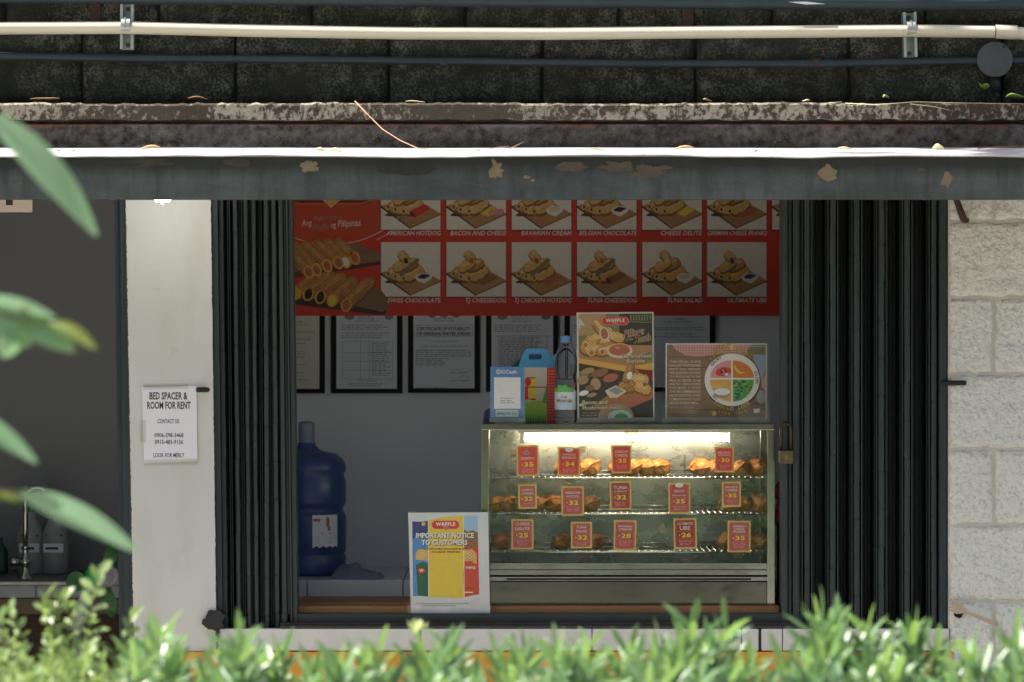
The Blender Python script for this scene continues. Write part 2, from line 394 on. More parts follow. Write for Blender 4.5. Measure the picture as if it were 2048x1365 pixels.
def rough_block(x0, x1, z0, z1, y, depth, amp, seed, res=0.022, round_=0.010):
    """a masonry block: gridded front face, rounded arrises, uneven surface"""
    b = MB(); nx = max(3, int((x1-x0)/res)); nz = max(3, int((z1-z0)/res))
    cx = (x0+x1)/2; cz = (z0+z1)/2
    vs = []
    for j in range(nz+1):
        for i in range(nx+1):
            x = x0 + (x1-x0)*i/nx; z = z0 + (z1-z0)*j/nz
            e = min(i/nx*(x1-x0), (1-i/nx)*(x1-x0), j/nz*(z1-z0), (1-j/nz)*(z1-z0))
            r = max(0.0, 1 - e/round_/1.6)
            yy = y + r*r*round_ + amp*(hnoise(x+seed, 0, z, 30) * 0.6 + hnoise(x, seed, z, 75) * 0.4)
            xx = x + (0.004*hnoise(x, 3, z+seed, 25) if (i in (0, nx)) else 0)
            zz = z + (0.004*hnoise(x+seed, 9, z, 25) if (j in (0, nz)) else 0)
            vs.append((xx - cx, yy, zz - cz))
    fs = [(j*(nx+1)+i, j*(nx+1)+i+1, (j+1)*(nx+1)+i+1, (j+1)*(nx+1)+i) for j in range(nz) for i in range(nx)]
    # sides
    o = len(vs); rim = [i for i in range(nx+1)] + [(j)*(nx+1)+nx for j in range(1, nz+1)] + [nz*(nx+1)+i for i in range(nx-1, -1, -1)] + [j*(nx+1) for j in range(nz-1, 0, -1)]
    for k in rim: vs.append((vs[k][0], y+depth, vs[k][2]))
    n = len(rim)
    for k in range(n): k2 = (k+1) % n; fs.append((rim[k], o+k, o+k2, rim[k2]))
    b.add(vs, fs); return b, (cx, 0, cz)

XL, XR = X(-420), X(2470)       # the shop front is built on past both sides of the picture

# ------------------------------------------------------------------ ground
g = MB().poly([(-90,-110,0),(90,-110,0),(90,60,0),(-90,60,0)]).build('ground', plain('soil_ground', (0.10, 0.085, 0.06), 0.95, var=0.35, scale=3, bump=0.4)); struct(g)
pv = thing('pavement', None, None); struct(pv)
MB().box(XL-2, XR+2, -2.78, -0.02, -0.05, 0.02).build('slab_bed', M['grout'], pv)
for i in range(12):
    for j in range(3):
        x0 = XL - 2 + i*0.85; 
        MB().box(x0+0.004, x0+0.846, -2.78+j*0.92+0.004, -2.78+(j+1)*0.92-0.004, 0.0, 0.028).build('paving_slab', M['concrete'], pv, bevel=0.004)
pth = thing('path', None, None); struct(pth)  # unseen path, coloured pale to bounce sunlight into the stall
MB().box(-60, 60, -13.5, -5.2, -0.05, 0.012).build('bounce_paving', plain('pale_bounce_concrete', (0.44, 0.43, 0.40), 0.9, var=0.2, scale=6, bump=0.2), pth)

# ------------------------------------------------------------------ upper wall of blackened blocks
uw = thing('upper_wall', 'mould-blackened concrete block wall above the sunlit ledge, behind the pipes', 'wall', (X(1024), 0.0, 2.2))
def child_at(o, parent): o.location = Vector(o.location) - parent.location; return o
mb = MB().box(XL, XR, 0.022, 0.20, 2.2, 4.6); o = mb.build('mortar', plain('blackened_mortar', (0.024, 0.025, 0.021), 0.95, var=0.3), uw); child_at(o, uw)
px0 = 163 - 307*2; pitch = 307.0
z_low = Z(211); rows = 0
z = Z(208.5) - 0.002
for r in range(9):
    zb = z + r*0.2; off = 0 if r % 2 == 0 else pitch/2
    for k in range(-1, 11):
        xa = X(px0 + off + k*pitch) + 0.0045; xb = X(px0 + off + (k+1)*pitch) - 0.0045
        if xb < XL or xa > XR: continue
        if r > 1 and (k % 1 == 0):
            b, c = rough_block(max(xa, XL), min(xb, XR), zb+0.005, zb+0.195, 0.0, 0.03, 0.003, r*17+k, res=0.05)
        else:
            b, c = rough_block(max(xa, XL), min(xb, XR), zb+0.005, zb+0.195, 0.0, 0.03, 0.005, r*17+k)
        o = b.build('block', M['mould'], uw, smooth=True, loc=c); child_at(o, uw)
for px, w in ((192, 20), (1376, 22)):
    o = MB().box(X(px)-w/2*S(), X(px)+w/2*S(), -0.006, 0.03, Z(62), Z(-60)).build('rust_strap', M['rust'], uw, bevel=0.002); child_at(o, uw)

# ------------------------------------------------------------------ concrete ledge with its flaking upper lip
ld = thing('concrete_ledge', 'long concrete ledge with flaking cream lip over stained brown band', 'ledge', (0, -0.2, Z(296, -0.19)))
def ledge_strip(name, y0, y1, pya, pyb, mat, amp, crumble=0.0):
    b = MB(); n = 300; za = Z(pya, y0); zb = Z(pyb, y0); vs = []
    for i in range(n+1):
        x = XL + (XR-XL)*i/n
        jit = amp*hnoise(x, 0, za, 9); cr = crumble*max(0, hnoise(x, 5, za, 55))+crumble*0.5*hnoise(x, 1, za, 6)
        yy = y0 + jit
        lo = amp*1.2*hnoise(x, 7, zb, 22)
        vs += [(x, y1, zb), (x, yy+0.004, zb+lo), (x, yy + 0.002*hnoise(x, 2, zb, 60), (za+zb)/2), (x, yy, za+cr-0.006), (x, yy+0.010, za+cr), (x, y1, za+cr*0.3)]
    fs = []
    for i in range(n):
        for k in range(5): fs.append((i*6+k, (i+1)*6+k, (i+1)*6+k+1, i*6+k+1))
        fs.append((i*6+5, (i+1)*6+5, (i+1)*6, i*6))
    b.add(vs, fs); o = b.build(name, mat, ld); smooth_angle(o, 35); return child_at(o, ld)
ledge_strip('upper_lip', -0.225, 0.03, 207, 239, M['ledge_up'], 0.004, 0.006)
ledge_strip('groove', -0.180, 0.03, 237, 247, M['grout'], 0.001)
ledge_strip('lower_band', -0.195, 0.03, 245, 300, M['ledge_low'], 0.003)
lt = MB().box(XL, XR, 0.002, 0.25, 2.06, Z(301, -0.195)-0.004).build('lintel', M['concrete']); struct(lt)

# ------------------------------------------------------------------ canopy: sloping roof sheet and steel fascia beam
YB = -0.62
cn = thing('canopy', 'low metal canopy with sunlit pale sheet and grey steel fascia beam', 'canopy', (0, YB, Z(400, YB)))
b = MB(); n = 160; vs = []
for i in range(n+1):
    x = XL + (XR-XL)*i/n
    sag = 0.0035*hnoise(x, 0, 0, 2.2) + 0.0015*hnoise(x, 4, 0, 9)
    zf = Z(309.5, YB) + sag*1.5; zb = Z(295.5, -0.197) + 0.3*sag
    vs += [(x, YB-0.012, zf-0.004), (x, YB-0.010, zf), (x, (YB-0.197)/2, (zf+zb)/2 + 0.004*hnoise(x, 8, 0, 4)), (x, -0.197, zb), (x, -0.197, zb-0.004), (x, YB, zf-0.006)]
fs = []
for i in range(n):
    for k in range(5): fs.append((i*6+k, (i+1)*6+k, (i+1)*6+k+1, i*6+k+1))
    fs.append((i*6+5, (i+1)*6+5, (i+1)*6, i*6))
o = b.add(vs, fs).build('roof_sheet', M['sheet'], cn); smooth_angle(o, 30); child_at(o, cn)
zt, zb = Z(314, YB), Z(399, YB)
pr = [(0, zb), (0, zt), (0.05, zt), (0.05, zt-0.004), (0.004, zt-0.004), (0.004, zb+0.004), (0.05, zb+0.004), (0.05, zb)]
b = MB(); nb = 60; vs = []
for i in range(nb+1):
    x = XL + (XR-XL)*i/nb; w = 0.0012*hnoise(x, 3, 0, 3)
    vs += [(x, YB + yy + w, zz + w) for yy, zz in pr]
fs = []
for i in range(nb):
    for k in range(8): fs.append((i*8+k, (i+1)*8+k, (i+1)*8+(k+1) % 8, i*8+(k+1) % 8))
fs += [tuple(range(8)), tuple(nb*8+k for k in range(8))]
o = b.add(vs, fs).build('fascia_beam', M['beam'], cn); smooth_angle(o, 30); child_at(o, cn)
def blob(px, py, w, h, seed, n=26, rag=0.3):
    pts = []
    for k in range(n):
        a = 2*math.pi*k/n; r = 1 + rag*noise.noise(Vector((math.cos(a)*1.7+seed, math.sin(a)*1.7, seed*2.1))) + rag*0.5*noise.noise(Vector((math.cos(a)*5+seed, math.sin(a)*5, 0))) + (rag*0.3*noise.noise(Vector((math.cos(a)*13+seed, math.sin(a)*13, 3))) if n > 50 else 0)
        pts.append((px + w/2*r*math.cos(a), py + h/2*r*math.sin(a)))
    return pts
patches = [(620, 334, 36, 24, 'tan_patch', 1, .8), (993, 340, 30, 38, 'tan_patch', 2, .8), (1053, 355, 16, 7, 'tan_patch', 3, .6), (1066, 361, 10, 6, 'tan_patch', 3.6, .6),
           (1143, 334, 62, 22, 'brown_patch', 4, .4), (1238, 334, 74, 24, 'brown_patch', 5, .7), (1300, 342, 82, 30, 'brown_patch', 6, .8), (1655, 347, 38, 36, 'tan_patch', 7, .4),
           (1894, 360, 22, 34, 'tan_patch', 8, .6), (1842, 340, 16, 7, 'brown_patch', 8.5, .6), (812, 335, 120, 36, 'dark_patch', 9, .25), (300, 326, 80, 20, 'stain_patch', 10, .9), (470, 326, 70, 18, 'stain_patch', 11, .9), (90, 322, 130, 18, 'dark_patch', 12, .5), (1470, 325, 150, 16, 'dark_patch', 13, .5)]
for px, py, w, h, m, sd, rg in patches:
    pts = blob(px, py, w*.92, h*.92, sd, n=64, rag=rg*0.8)
    o = MB().prism([(X(a, YB), Z(c, YB)) for a, c in pts], YB-0.0016, YB+0.001).build('peeled_patch', M[m], cn); child_at(o, cn)

# ------------------------------------------------------------------ pipes on the upper wall
def pipe_line(keys, y, r, name, mat, label, cat='pipe'):
    t = thing(name, label, cat, (X(keys[0][0], y), y, Z(keys[0][1], y)))
    pts = []
    for i in range(len(keys)-1):
        for k in range(8):
            f = k/8; f2 = f*f*(3-2*f)
            pts.append((keys[i][0] + (keys[i+1][0]-keys[i][0])*f, keys[i][1] + (keys[i+1][1]-keys[i][1])*f))
    pts.append(keys[-1])
    b = MB().tube([(X(a, y), y, Z(c, y)) for a, c in pts], r, 20)
    o = b.build('tube', mat, t, smooth=True); child_at(o, t); smooth_angle(o, 50); return t
cp = pipe_line([(-420, 52), (0, 57), (255, 56), (500, 62), (800, 67), (1100, 68), (1400, 65), (1815, 62), (2000, 64), (2030, 66), (2100, 72), (2470, 80)], -0.062, 12.6*S(-0.06), 'conduit_pipe', M['cream'], 'long cream plastic conduit pipe running across the blackened wall')
o = MB().tube([(X(1990, -.062), -.062, Z(63.5, -.062)), (X(2034, -.062), -.062, Z(65.5, -.062))], [14.6*S(), 14.2*S()], 20).build('coupling', M['cream'], cp); smooth_angle(o, 40); child_at(o, cp)
o = MB().tube([(X(1989.2, -.062), -.062, Z(63.5, -.062)), (X(1990.5, -.062), -.062, Z(63.5, -.062))], 14.9*S(), 20).build('coupling_seam', M['brown_patch'], cp); child_at(o, cp); sub(o, [q for q in cp.children if q.name.startswith('coupling') and q != o][0])
lp = pipe_line([(-420, 108), (0, 113), (255, 117), (600, 119), (900, 123), (1300, 128), (1630, 128), (1955, 122), (2470, 118)], -0.03, 8.5*S(), 'thin_slate_pipe', M['pipe'], 'thin slate-painted pipe below the cream conduit, ending in round box')
for px in (888, 1632):
    o = MB().tube([(X(px-7, -.03), -.03, Z(126, -.03)), (X(px+7, -.03), -.03, Z(126, -.03))], 10.2*S(), 16).build('sleeve', M['pipe' if px < 1000 else 'rust'], lp); child_at(o, lp); smooth_angle(o)
tp = pipe_line([(-420, -18), (0, -8), (700, -2), (1350, 3), (2048, 8), (2470, 11)], -0.05, 15*S(), 'thick_slate_pipe', M['pipe'], 'thick slate-painted pipe along the very top edge of the wall')
o = MB().prism([(X(a, -.07), Z(c, -.07)) for a, c in ((1577, 4.5), (1612, 4), (1650, 8.5), (1612, 9.5))], -0.074, -0.066).build('paint_scrape', M['paper'], tp); child_at(o, tp)

def strut(px, py0, py1, pyp, tilt):
    t = thing('pipe_bracket', None, 'bracket', (X(px), 0, Z((py0+py1)/2)), (0, tilt, 0))
    h = (py1-py0)*S()/2; w = 13.5*S()
    # slotted channel: back, two returns, two lips
    b = MB().box(-w, w, -0.006, -0.003, -h, h)
    for s in (-1, 1):
        b.box(s*w, s*(w-0.0022), -0.042, -0.003, -h, h); b.box(s*w, s*(w-0.0075), -0.0445, -0.0415, -h, h)
    ch_ = b.build('channel', M['zinc'], t, bevel=0.0006)
    for s in (-1, 1):
        q = MB(); zc = s*(h-0.012)
        q.tube([(0, -0.006, zc), (0, -0.011, zc)], 0.0060, 10); q.box(-0.005, 0.005, -0.0125, -0.0105, zc-0.001, zc+0.001)
        sub(q.build('screw', M['screw'], t), ch_)
    # clamp saddle round the pipe
    zp = (Z(pyp) - Z((py0+py1)/2)); r = 13.6*S(); cl = MB()
    for k in range(10):
        a0 = math.pi*(0.05 + 0.9*k/10); a1 = math.pi*(0.05 + 0.9*(k+1)/10)
        P = lambda a, rr, xx: (xx, -0.062 - rr*math.sin(a), zp + rr*math.cos(a))
        xw = 0.0115
        cl.add([P(a0, r, -xw), P(a1, r, -xw), P(a1, r, xw), P(a0, r, xw), P(a0, r+.0022, -xw), P(a1, r+.0022, -xw), P(a1, r+.0022, xw), P(a0, r+.0022, xw)],
               [(0,1,2,3), (4,7,6,5), (0,4,5,1), (3,2,6,7), (0,3,7,4), (1,5,6,2)])
    cl_ = cl.build('clamp', M['zinc'], t)
    sub(MB().box(-0.011, 0.011, -0.098, -0.078, zp-0.002, zp+0.0035).tube([(0, -0.088, zp-0.006), (0, -0.088, zp+0.020)], 0.0028, 8).build('clamp_bolt', M['zinc'], t), cl_)
    return t
t = strut(257, 10, 101, 56, math.radians(0.2)); tag(t, 'zinc channel bracket clamping the cream pipe above the white pillar')
t = strut(1817, 27, 117, 62, math.radians(-1.6)); tag(t, 'tilted zinc channel bracket clamping the cream pipe beside the round box')
for o_ in bpy.data.objects:
    if o_.name.startswith('pipe_bracket'): o_['group'] = 'brackets holding the cream conduit'
jb = thing('junction_box', 'round slate-grey junction box cover with small hole on upper wall', 'junction box', (X(1990, -.05), -0.02, Z(119, -.05)))
r = 36*S(-.05)
o = MB().lathe([(r*0.93, 0.0), (r*0.93, 0.045)], 40).build('body', M['pipe'], jb, smooth=True); o.rotation_euler = (math.radians(90), 0, 0); o.location = (0, 0.02, 0)
o = MB().lathe([(r, 0.0), (r*1.0, 0.003), (r*0.97, 0.005), (0.0001, 0.006)], 48).build('cover', plain('grey_cover_plate', (0.055, 0.066, 0.066), 0.6, var=0.3, scale=40, bump=0.1), jb, smooth=True); o.rotation_euler = (math.radians(90), 0, 0); o.location = (0, -0.023, 0); smooth_angle(o, 30)
o = MB().lathe([(0.0031, 0), (0.0001, 0.0004)], 12).build('cover_hole', M['black'], jb); o.rotation_euler = (math.radians(90), 0, 0); o.location = (18*S(), -0.0293, 25*S()); sub(o, [q for q in jb.children if q.name.startswith('cover') and q != o][0])
MB().tube([(0.004, 0.0, -r*0.9), (0.006, 0.0, -r-0.035)], 0.014, 14).build('stub', M['blackiron'], jb, smooth=True)

# ------------------------------------------------------------------ left pillar of white plaster
def jline(pa, pb, n, amp, seed):
    out = []
    for i in range(n+1):
        f = i/n; out.append((pa[0]+(pb[0]-pa[0])*f + amp*0.35*noise.noise(Vector((f*n*0.11, seed, 0))) + amp*0.8*noise.noise(Vector((f*n*0.93, seed, 4))), pa[1]+(pb[1]-pa[1])*f))
    return out
pil = thing('plaster_pillar', 'white plastered pillar between the dim doorway and folded gate', 'pillar', (X(340), 0, Z(1303)))
pts = jline((251, 372), (268, 1303), 240, 3.0, 1) + jline((433, 1303), (421, 372), 160, 2.0, 2)
o = MB().prism([(X(a), Z(c)) for a, c in pts], 0.0, 0.25).build('plaster', M['plaster'], pil); child_at(o, pil)
o = MB().prism([(X(a), Z(c)) for a, c in jline((258, 372), (274, 1303), 10, 0, 1) + jline((265.5, 1303), (248.5, 372), 200, 3, 5)], 0.004, 0.24).build('chipped_edge', M['brown_patch'], pil); child_at(o, pil)
o = MB().prism([(X(a), Z(c)) for a, c in blob(428, 1241, 44, 40, 8.3, n=44, rag=.4)], -0.012, 0.02).build('dark_mortar_lump', M['blackiron'], pil, bevel=0.002); child_at(o, pil)
o = MB().prism([(X(a), Z(c)) for a, c in jline((431, 1256), (433, 1300), 14, 3, 3)+jline((437, 1300), (440, 1256), 14, 3, 6)], -0.006, 0.02).build('crack_filler', M['blackiron'], pil); child_at(o, pil)
rs = MB().tube([(X(396), -0.02, Z(780)), (X(429), 0.02, Z(780))], 5.2*S(), 10).build('rebar_stub', M['blackiron']); tag(rs, 'short dark rebar stub poking out beside the paper rent notice', 'rebar')

# lower orange wall and white sill tiles
ow = MB().box(X(270), X(1905), -0.006, 0.25, 0.0, Z(1304)).build('orange_wall', M['orange']); tag(ow, 'orange painted low wall under the white sill tiles, behind hedge', 'wall')
ow2 = MB().box(X(1905)+0.001, XR, -0.004, 0.25, 0.0, 0.62).build('wall_footing', M['concrete']); struct(ow2)
sl = thing('sill_band', 'band of off-white sill tiles below the gate track', 'sill', (X(1000), 0, Z(1300)))
o = MB().box(X(434), X(1900), 0.006, 0.24, Z(1303), Z(1259)).build('grout_bed', M['grout'], sl); child_at(o, sl)
edges = [434, 843, 1185, 1484, 1523, 1566, 1700, 1900]
for a, c in zip(edges[:-1], edges[1:]):
    gap = 6 if c == 1523 else (4 if c == 843 else 1.6)
    o = MB().box(X(a), X(c-gap), 0.0, 0.03, Z(1302), Z(1258)).build('tile', M['sill_tile'], sl, bevel=0.002); child_at(o, sl)

# ------------------------------------------------------------------ white block wall on the right
bw = thing('block_wall', 'lumpy white-painted concrete block wall beyond the folded gate', 'wall', (X(2100), 0, 0.62))
o = MB().box(X(1897), XR, 0.0065, 0.25, 0.62, 2.06).build('mortar', plain('painted_mortar', (0.50, 0.48, 0.41), 0.9, var=0.25, scale=30, bump=0.3), bw); child_at(o, bw)
course = [290, 442, 595, 748, 898, 1050, 1203, 1355, 1500]
for r in range(len(course)-1):
    base = 1989 if r % 2 == 0 else 1989-152
    if r == 0: base = 1989
    jx = [base + k*304 for k in range(-2, 4)]
    for a, c in zip(jx[:-1], jx[1:]):
        a2 = max(a, 1897); c2 = min(c, 2468)
        if c2 - a2 < 12: continue
        b, cc = rough_block(X(a2)+0.0025, X(c2)-0.0025, Z(course[r+1])+0.0025, min(Z(course[r])-0.0025, 2.055), 0.0, 0.05, 0.008, r*9+a*0.01, res=0.008, round_=0.008)
        o = b.build('block', M['blockpaint'], bw, smooth=True, loc=cc); child_at(o, bw)
o = MB().prism([(X(a), Z(c)) for a, c in blob(1917, 1228, 20, 15, 5.2, rag=.5)], -0.012, 0.002).build('hole_shade_plate', M['black'], bw); child_at(o, bw)  # black plate on the block face, painted shade in place of a hole
st = MB().tube([(X(1886), 0.01, Z(767)), (X(1928), -0.03, Z(766))], 5.0*S(), 10).build('rebar_stub', M['blackiron']); tag(st, 'short dark rebar stub sticking out of the white block wall', 'rebar')
hk = MB().tube([(X(1908), -0.02, Z(392)), (X(1919), -0.03, Z(425)), (X(1926), -0.02, Z(440)), (X(1934), 0.01, Z(441))], [6*S(), 7*S(), 7*S(), 6*S()], 8).build('iron_hook', M['rust']); tag(hk, 'rusted iron hook at the top corner of the white block wall', 'hook')

# ------------------------------------------------------------------ doorway frame on the left and the dim kitchen behind it
dj = thing('door_frame', 'slate green steel door frame beside the white pillar', 'door frame', (X(245), 0, 0))
o = MB().prism([(X(226), 2.06), (X(250), 2.06), (X(270), 0.02), (X(243), 0.02)], 0.03, 0.13).build('jamb', M['jamb'], dj, bevel=0.002); child_at(o, dj)
o = MB().prism([(X(238), 2.06), (X(258), 2.06), (X(276), 0.02), (X(256), 0.02)], 0.012, 0.05).build('jamb_lip', M['jamb'], dj, bevel=0.002); child_at(o, dj)
YK = 1.5
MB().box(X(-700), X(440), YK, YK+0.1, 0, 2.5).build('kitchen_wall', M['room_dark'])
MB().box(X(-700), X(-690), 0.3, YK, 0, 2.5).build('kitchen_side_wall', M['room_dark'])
MB().box(X(-700), X(2500), 0.25, 1.62, 2.5, 2.6).build('ceiling', M['ceiling'])
MB().box(X(-700), X(2500), 0.0, 1.62, -0.02, 0.024).build('floor', M['concrete'])
MB().box(X(365), X(385), 0.26, YK, 0.024, 2.5).build('partition_wall', M['interior'])
MB().box(X(-700), X(-420), 0.0, 0.25, 0, 2.5).build('front_wall', M['plaster'])
MB().box(XR, XR+0.2, 0.0, 1.62, 0, 4.6).build('end_wall', M['concrete'])
YS = 1.1
MB().box(X(392), X(2500), YS, YS+0.1, 0.024, 2.5).build('shop_wall', M['interior'])
for nm in ('kitchen_wall', 'kitchen_side_wall', 'ceiling', 'floor', 'partition_wall', 'front_wall', 'end_wall', 'shop_wall'): struct(bpy.data.objects[nm])

# ------------------------------------------------------------------ counter inside the shop: wood ledge and tiled shelf
YT = 0.46
zt = Z(1161, YT)
sc_ = thing('tiled_shelf', 'white tiled shelf at the back of the stall under the water jug', 'shelf', (X(1000, YT), YT, 0.024))
o = MB().box(X(470), X(1900), YT+0.006, YS-0.002, 0.9, zt-0.006).build('shelf_bed', M['grout'], sc_); child_at(o, sc_)
tw = 192; k = 0; px = 422
while px < 1880:
    o = MB().box(X(px+1, YT), X(px+tw-1, YT), YT, YT+0.012, Z(1205, YT), zt-0.0005).build('tile', M['tile'], sc_, bevel=0.0015); child_at(o, sc_)
    for (ya, yb) in ((YT, 0.78), (0.783, YS-0.004)):
        o = MB().box(X(px+1, YT), X(px+tw-1, YT), ya+(0.013 if ya == YT else 0), yb, zt-0.008, zt).build('tile', M['tile'], sc_, bevel=0.0015); child_at(o, sc_)
    px += tw
wc = thing('wooden_counter', 'varnished brown wooden counter board behind the gate track', 'counter', (X(1000), 0.2, 0.8))
o = MB().box(X(586), X(1563), 0.0755, 0.20, Z(1229, .075), Z(1213, .075)).build('front_board', M['wood'], wc, bevel=0.002); child_at(o, wc)
o = MB().box(X(586), X(1563), 0.203, YT-0.003, Z(1229, .075), Z(1212, .075)).build('back_board', M['wood'], wc, bevel=0.002); child_at(o, wc)
o = MB().box(X(600), X(1560), 0.10, YT-0.003, 0.5, Z(1230, .075)).build('counter_body', M['concrete'], wc); child_at(o, wc)

# gate track along the sill
gt = thing('gate_track', 'worn green steel floor track of the folding gate with rusty lip', 'track', (X(1000), 0.0, Z(1258)))
o = MB().box(X(560), X(1620), 0.040, 0.072, Z(1257), Z(1230)).build('back_rail', M['gsteel_lit'], gt, bevel=0.001); child_at(o, gt)
o = MB().box(X(560), X(1620), 0.012, 0.040, Z(1257), Z(1247)).build('rusty_lip', M['rust'], gt, bevel=0.001); child_at(o, gt)
o = MB().box(X(560), X(1620), 0.0, 0.012, Z(1257.5), Z(1252)).build('front_rail', M['gsteel_lit'], gt, bevel=0.001); child_at(o, gt)

# ------------------------------------------------------------------ folding gates: riveted pickets before deep channels
def picket(parent, xt, xb, w, y, z0, z1, mat, seg, phase):
    """a slim tube picket made of short sleeves with open seams; leans from xb (foot) to xt (head)"""
    b = MB(); z = z0; zs = [z0]; q = z0 + seg*phase
    while q < z1: zs.append(q); q += seg
    zs.append(z1)
    f = lambda zz: xb + (xt-xb)*(zz-z0)/(z1-z0)
    for a, c in zip(zs[:-1], zs[1:]):
        if c - a < 0.004: continue
        j = RNG.uniform(-0.0006, 0.0006)
        a2, c2 = a+0.0018, c-0.0018
        ring = [(-w/2, 0.006), (-w/2+0.0015, 0.0012), (-w/4, 0), (w/4, 0), (w/2-0.0015, 0.0012), (w/2, 0.006), (w/2, 0.016), (-w/2, 0.016)]
        vs = [(f(a2)+x+j, y+yy, a2) for x, yy in ring] + [(f(c2)+x+j, y+yy, c2) for x, yy in ring]
        b.add(vs, [(k, (k+1) % 8, (k+1) % 8+8, k+8) for k in range(8)] + [tuple(range(8)), tuple(range(15, 7, -1))])
    b.add([(f(z0)-w*.36, y+.003, z0), (f(z0)+w*.36, y+.003, z0), (f(z0)+w*.36, y+.014, z0), (f(z0)-w*.36, y+.014, z0),
           (f(z1)-w*.36, y+.003, z1), (f(z1)+w*.36, y+.003, z1), (f(z1)+w*.36, y+.014, z1), (f(z1)-w*.36, y+.014, z1)], [(0,1,5,4), (1,2,6,5), (2,3,7,6), (3,0,4,7)])
    o = b.build('picket', mat, parent); child_at(o, parent)
def channel(parent, xt0, xt1, xb0, xb1, y, depth, z0, z1, mat, ribs=2):
    """deep folded channel: back web with two flanges and low ribs"""
    b = MB()
    def bar(t0, t1, b0, b1, ya, yb):
        b.add([(b0,ya,z0),(b1,ya,z0),(b1,yb,z0),(b0,yb,z0),(t0,ya,z1),(t1,ya,z1),(t1,yb,z1),(t0,yb,z1)], [(0,3,2,1),(4,5,6,7),(0,1,5,4),(1,2,6,5),(2,3,7,6),(3,0,4,7)])
    th = 0.003
    bar(xt0, xt1, xb0, xb1, y+depth-th, y+depth)
    bar(xt0, xt0+th, xb0, xb0+th, y, y+depth-th); bar(xt1-th, xt1, xb1-th, xb1, y, y+depth-th)
    for k in range(ribs):
        f = (k+1)/(ribs+1); c = xt0+(xt1-xt0)*f; d = xb0+(xb1-xb0)*f
        bar(c-0.0025, c+0.0025, d-0.0025, d+0.0025, y+depth-0.014, y+depth-th)
    o = b.build('folded_channel', mat, parent); child_at(o, parent)
zg0, zg1 = Z(1260), 2.055
def lean(px_top, px_bot):            # x at head and foot from pixel columns measured at y=400 and y=1260
    k = (px_bot-px_top)/860.0
    return X(px_bot - k*(1260 - (682.5-(zg1-ZC)*PPM))), X(px_bot)
gl = thing('folding_gate', 'dark green folding steel gate bunched up against the white pillar', 'gate', (X(510), 0.06, zg0), group='folding steel gates of the stall')
cols = [(439, 449, 11), (468, 476, 9.5), (489, 497.5, 9), (505, 512, 9), (530, 532.5, 10), (545.5, 553.5, 10)]
for i, (a, c, w) in enumerate(cols):
    xt, xb = lean(a, c)
    picket(gl, xt, xb, w*S(), 0.030 + (0.004 if i % 2 else 0), zg0 - RNG.uniform(0, 0.010), zg1, M['gsteel_lit'], 0.1, 0.35 + 0.25*RNG.random())
edge = [(421, 433)] + [((cols[i][0]+cols[i+1][0])/2, (cols[i][1]+cols[i+1][1])/2) for i in range(5)] + [(556, 564)]
for (a, c), (a2, c2) in zip(edge[:-1], edge[1:]):
    xt0, xb0 = lean(a, c); xt1, xb1 = lean(a2, c2)
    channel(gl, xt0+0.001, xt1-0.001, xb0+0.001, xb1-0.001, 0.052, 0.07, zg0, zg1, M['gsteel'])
xt0, xb0 = lean(556, 564); xt1, xb1 = lean(583, 594)
b = MB()
for f0, f1, ya in ((0, 0.28, 0.030), (0.30, 0.52, 0.040), (0.54, 0.66, 0.030), (0.68, 1.0, 0.036)):
    b.add([(xb0+(xb1-xb0)*f0, ya, zg0), (xb0+(xb1-xb0)*f1, ya, zg0), (xb0+(xb1-xb0)*f1, 0.12, zg0), (xb0+(xb1-xb0)*f0, 0.12, zg0),
           (xt0+(xt1-xt0)*f0, ya, zg1), (xt0+(xt1-xt0)*f1, ya, zg1), (xt0+(xt1-xt0)*f1, 0.12, zg1), (xt0+(xt1-xt0)*f0, 0.12, zg1)],
          [(0,3,2,1),(4,5,6,7),(0,1,5,4),(1,2,6,5),(2,3,7,6),(3,0,4,7)])
o = b.build('end_post', M['gsteel_lit'], gl, bevel=0.0015); child_at(o, gl)
xa, xb_ = lean(423, 434)[1], 0
o = MB().add([(lean(421,432)[1], 0.012, zg0), (lean(434,445)[1], 0.012, zg0), (lean(434,445)[0], 0.012, zg1), (lean(421,432)[0], 0.012, zg1),
              (lean(421,432)[1], 0.052, zg0), (lean(434,445)[1], 0.052, zg0), (lean(434,445)[0], 0.052, zg1), (lean(421,432)[0], 0.052, zg1)],
             [(0,1,2,3), (4,7,6,5), (0,4,5,1), (1,5,6,2), (2,6,7,3), (3,7,4,0)]).build('wall_angle', M['jamb'], gl); child_at(o, gl)

gr = thing('folding_gate', 'dark green folding steel gate bunched up against the white block wall', 'gate', (X(1730), 0.06, zg0), group='folding steel gates of the stall')
rc = [1616, 1668, 1716, 1765.5, 1817, 1871]
for i, px in enumerate(rc):
    picket(gr, X(px), X(px), (12 if i else 11)*S(), 0.030, zg0, zg1, M['gsteel_lit'], 0.1, RNG.random())
    for s in (-1, 1):       # thin flange lines either side of each picket
        o = MB().box(X(px+s*9.5)-0.0012, X(px+s*9.5)+0.0012, 0.036, 0.10, zg0, zg1).build('flange', M['gsteel_lit'], gr); child_at(o, gr)
for a, c in zip(rc[:-1], rc[1:]):
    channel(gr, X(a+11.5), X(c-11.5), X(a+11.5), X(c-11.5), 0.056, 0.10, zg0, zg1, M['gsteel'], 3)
channel(gr, X(1600), X(1606), X(1600), X(1606), 0.05, 0.05, zg0, zg1, M['gsteel'], 0)
b = MB()
for a, c, ya in ((1565, 1577, 0.034), (1579, 1586, 0.046), (1588, 1600, 0.038), (1601, 1609, 0.050)):
    b.box(X(a), X(c), ya, 0.12, zg0, zg1)
o = b.build('end_post', M['gsteel_lit'], gr, bevel=0.0015); child_at(o, gr)
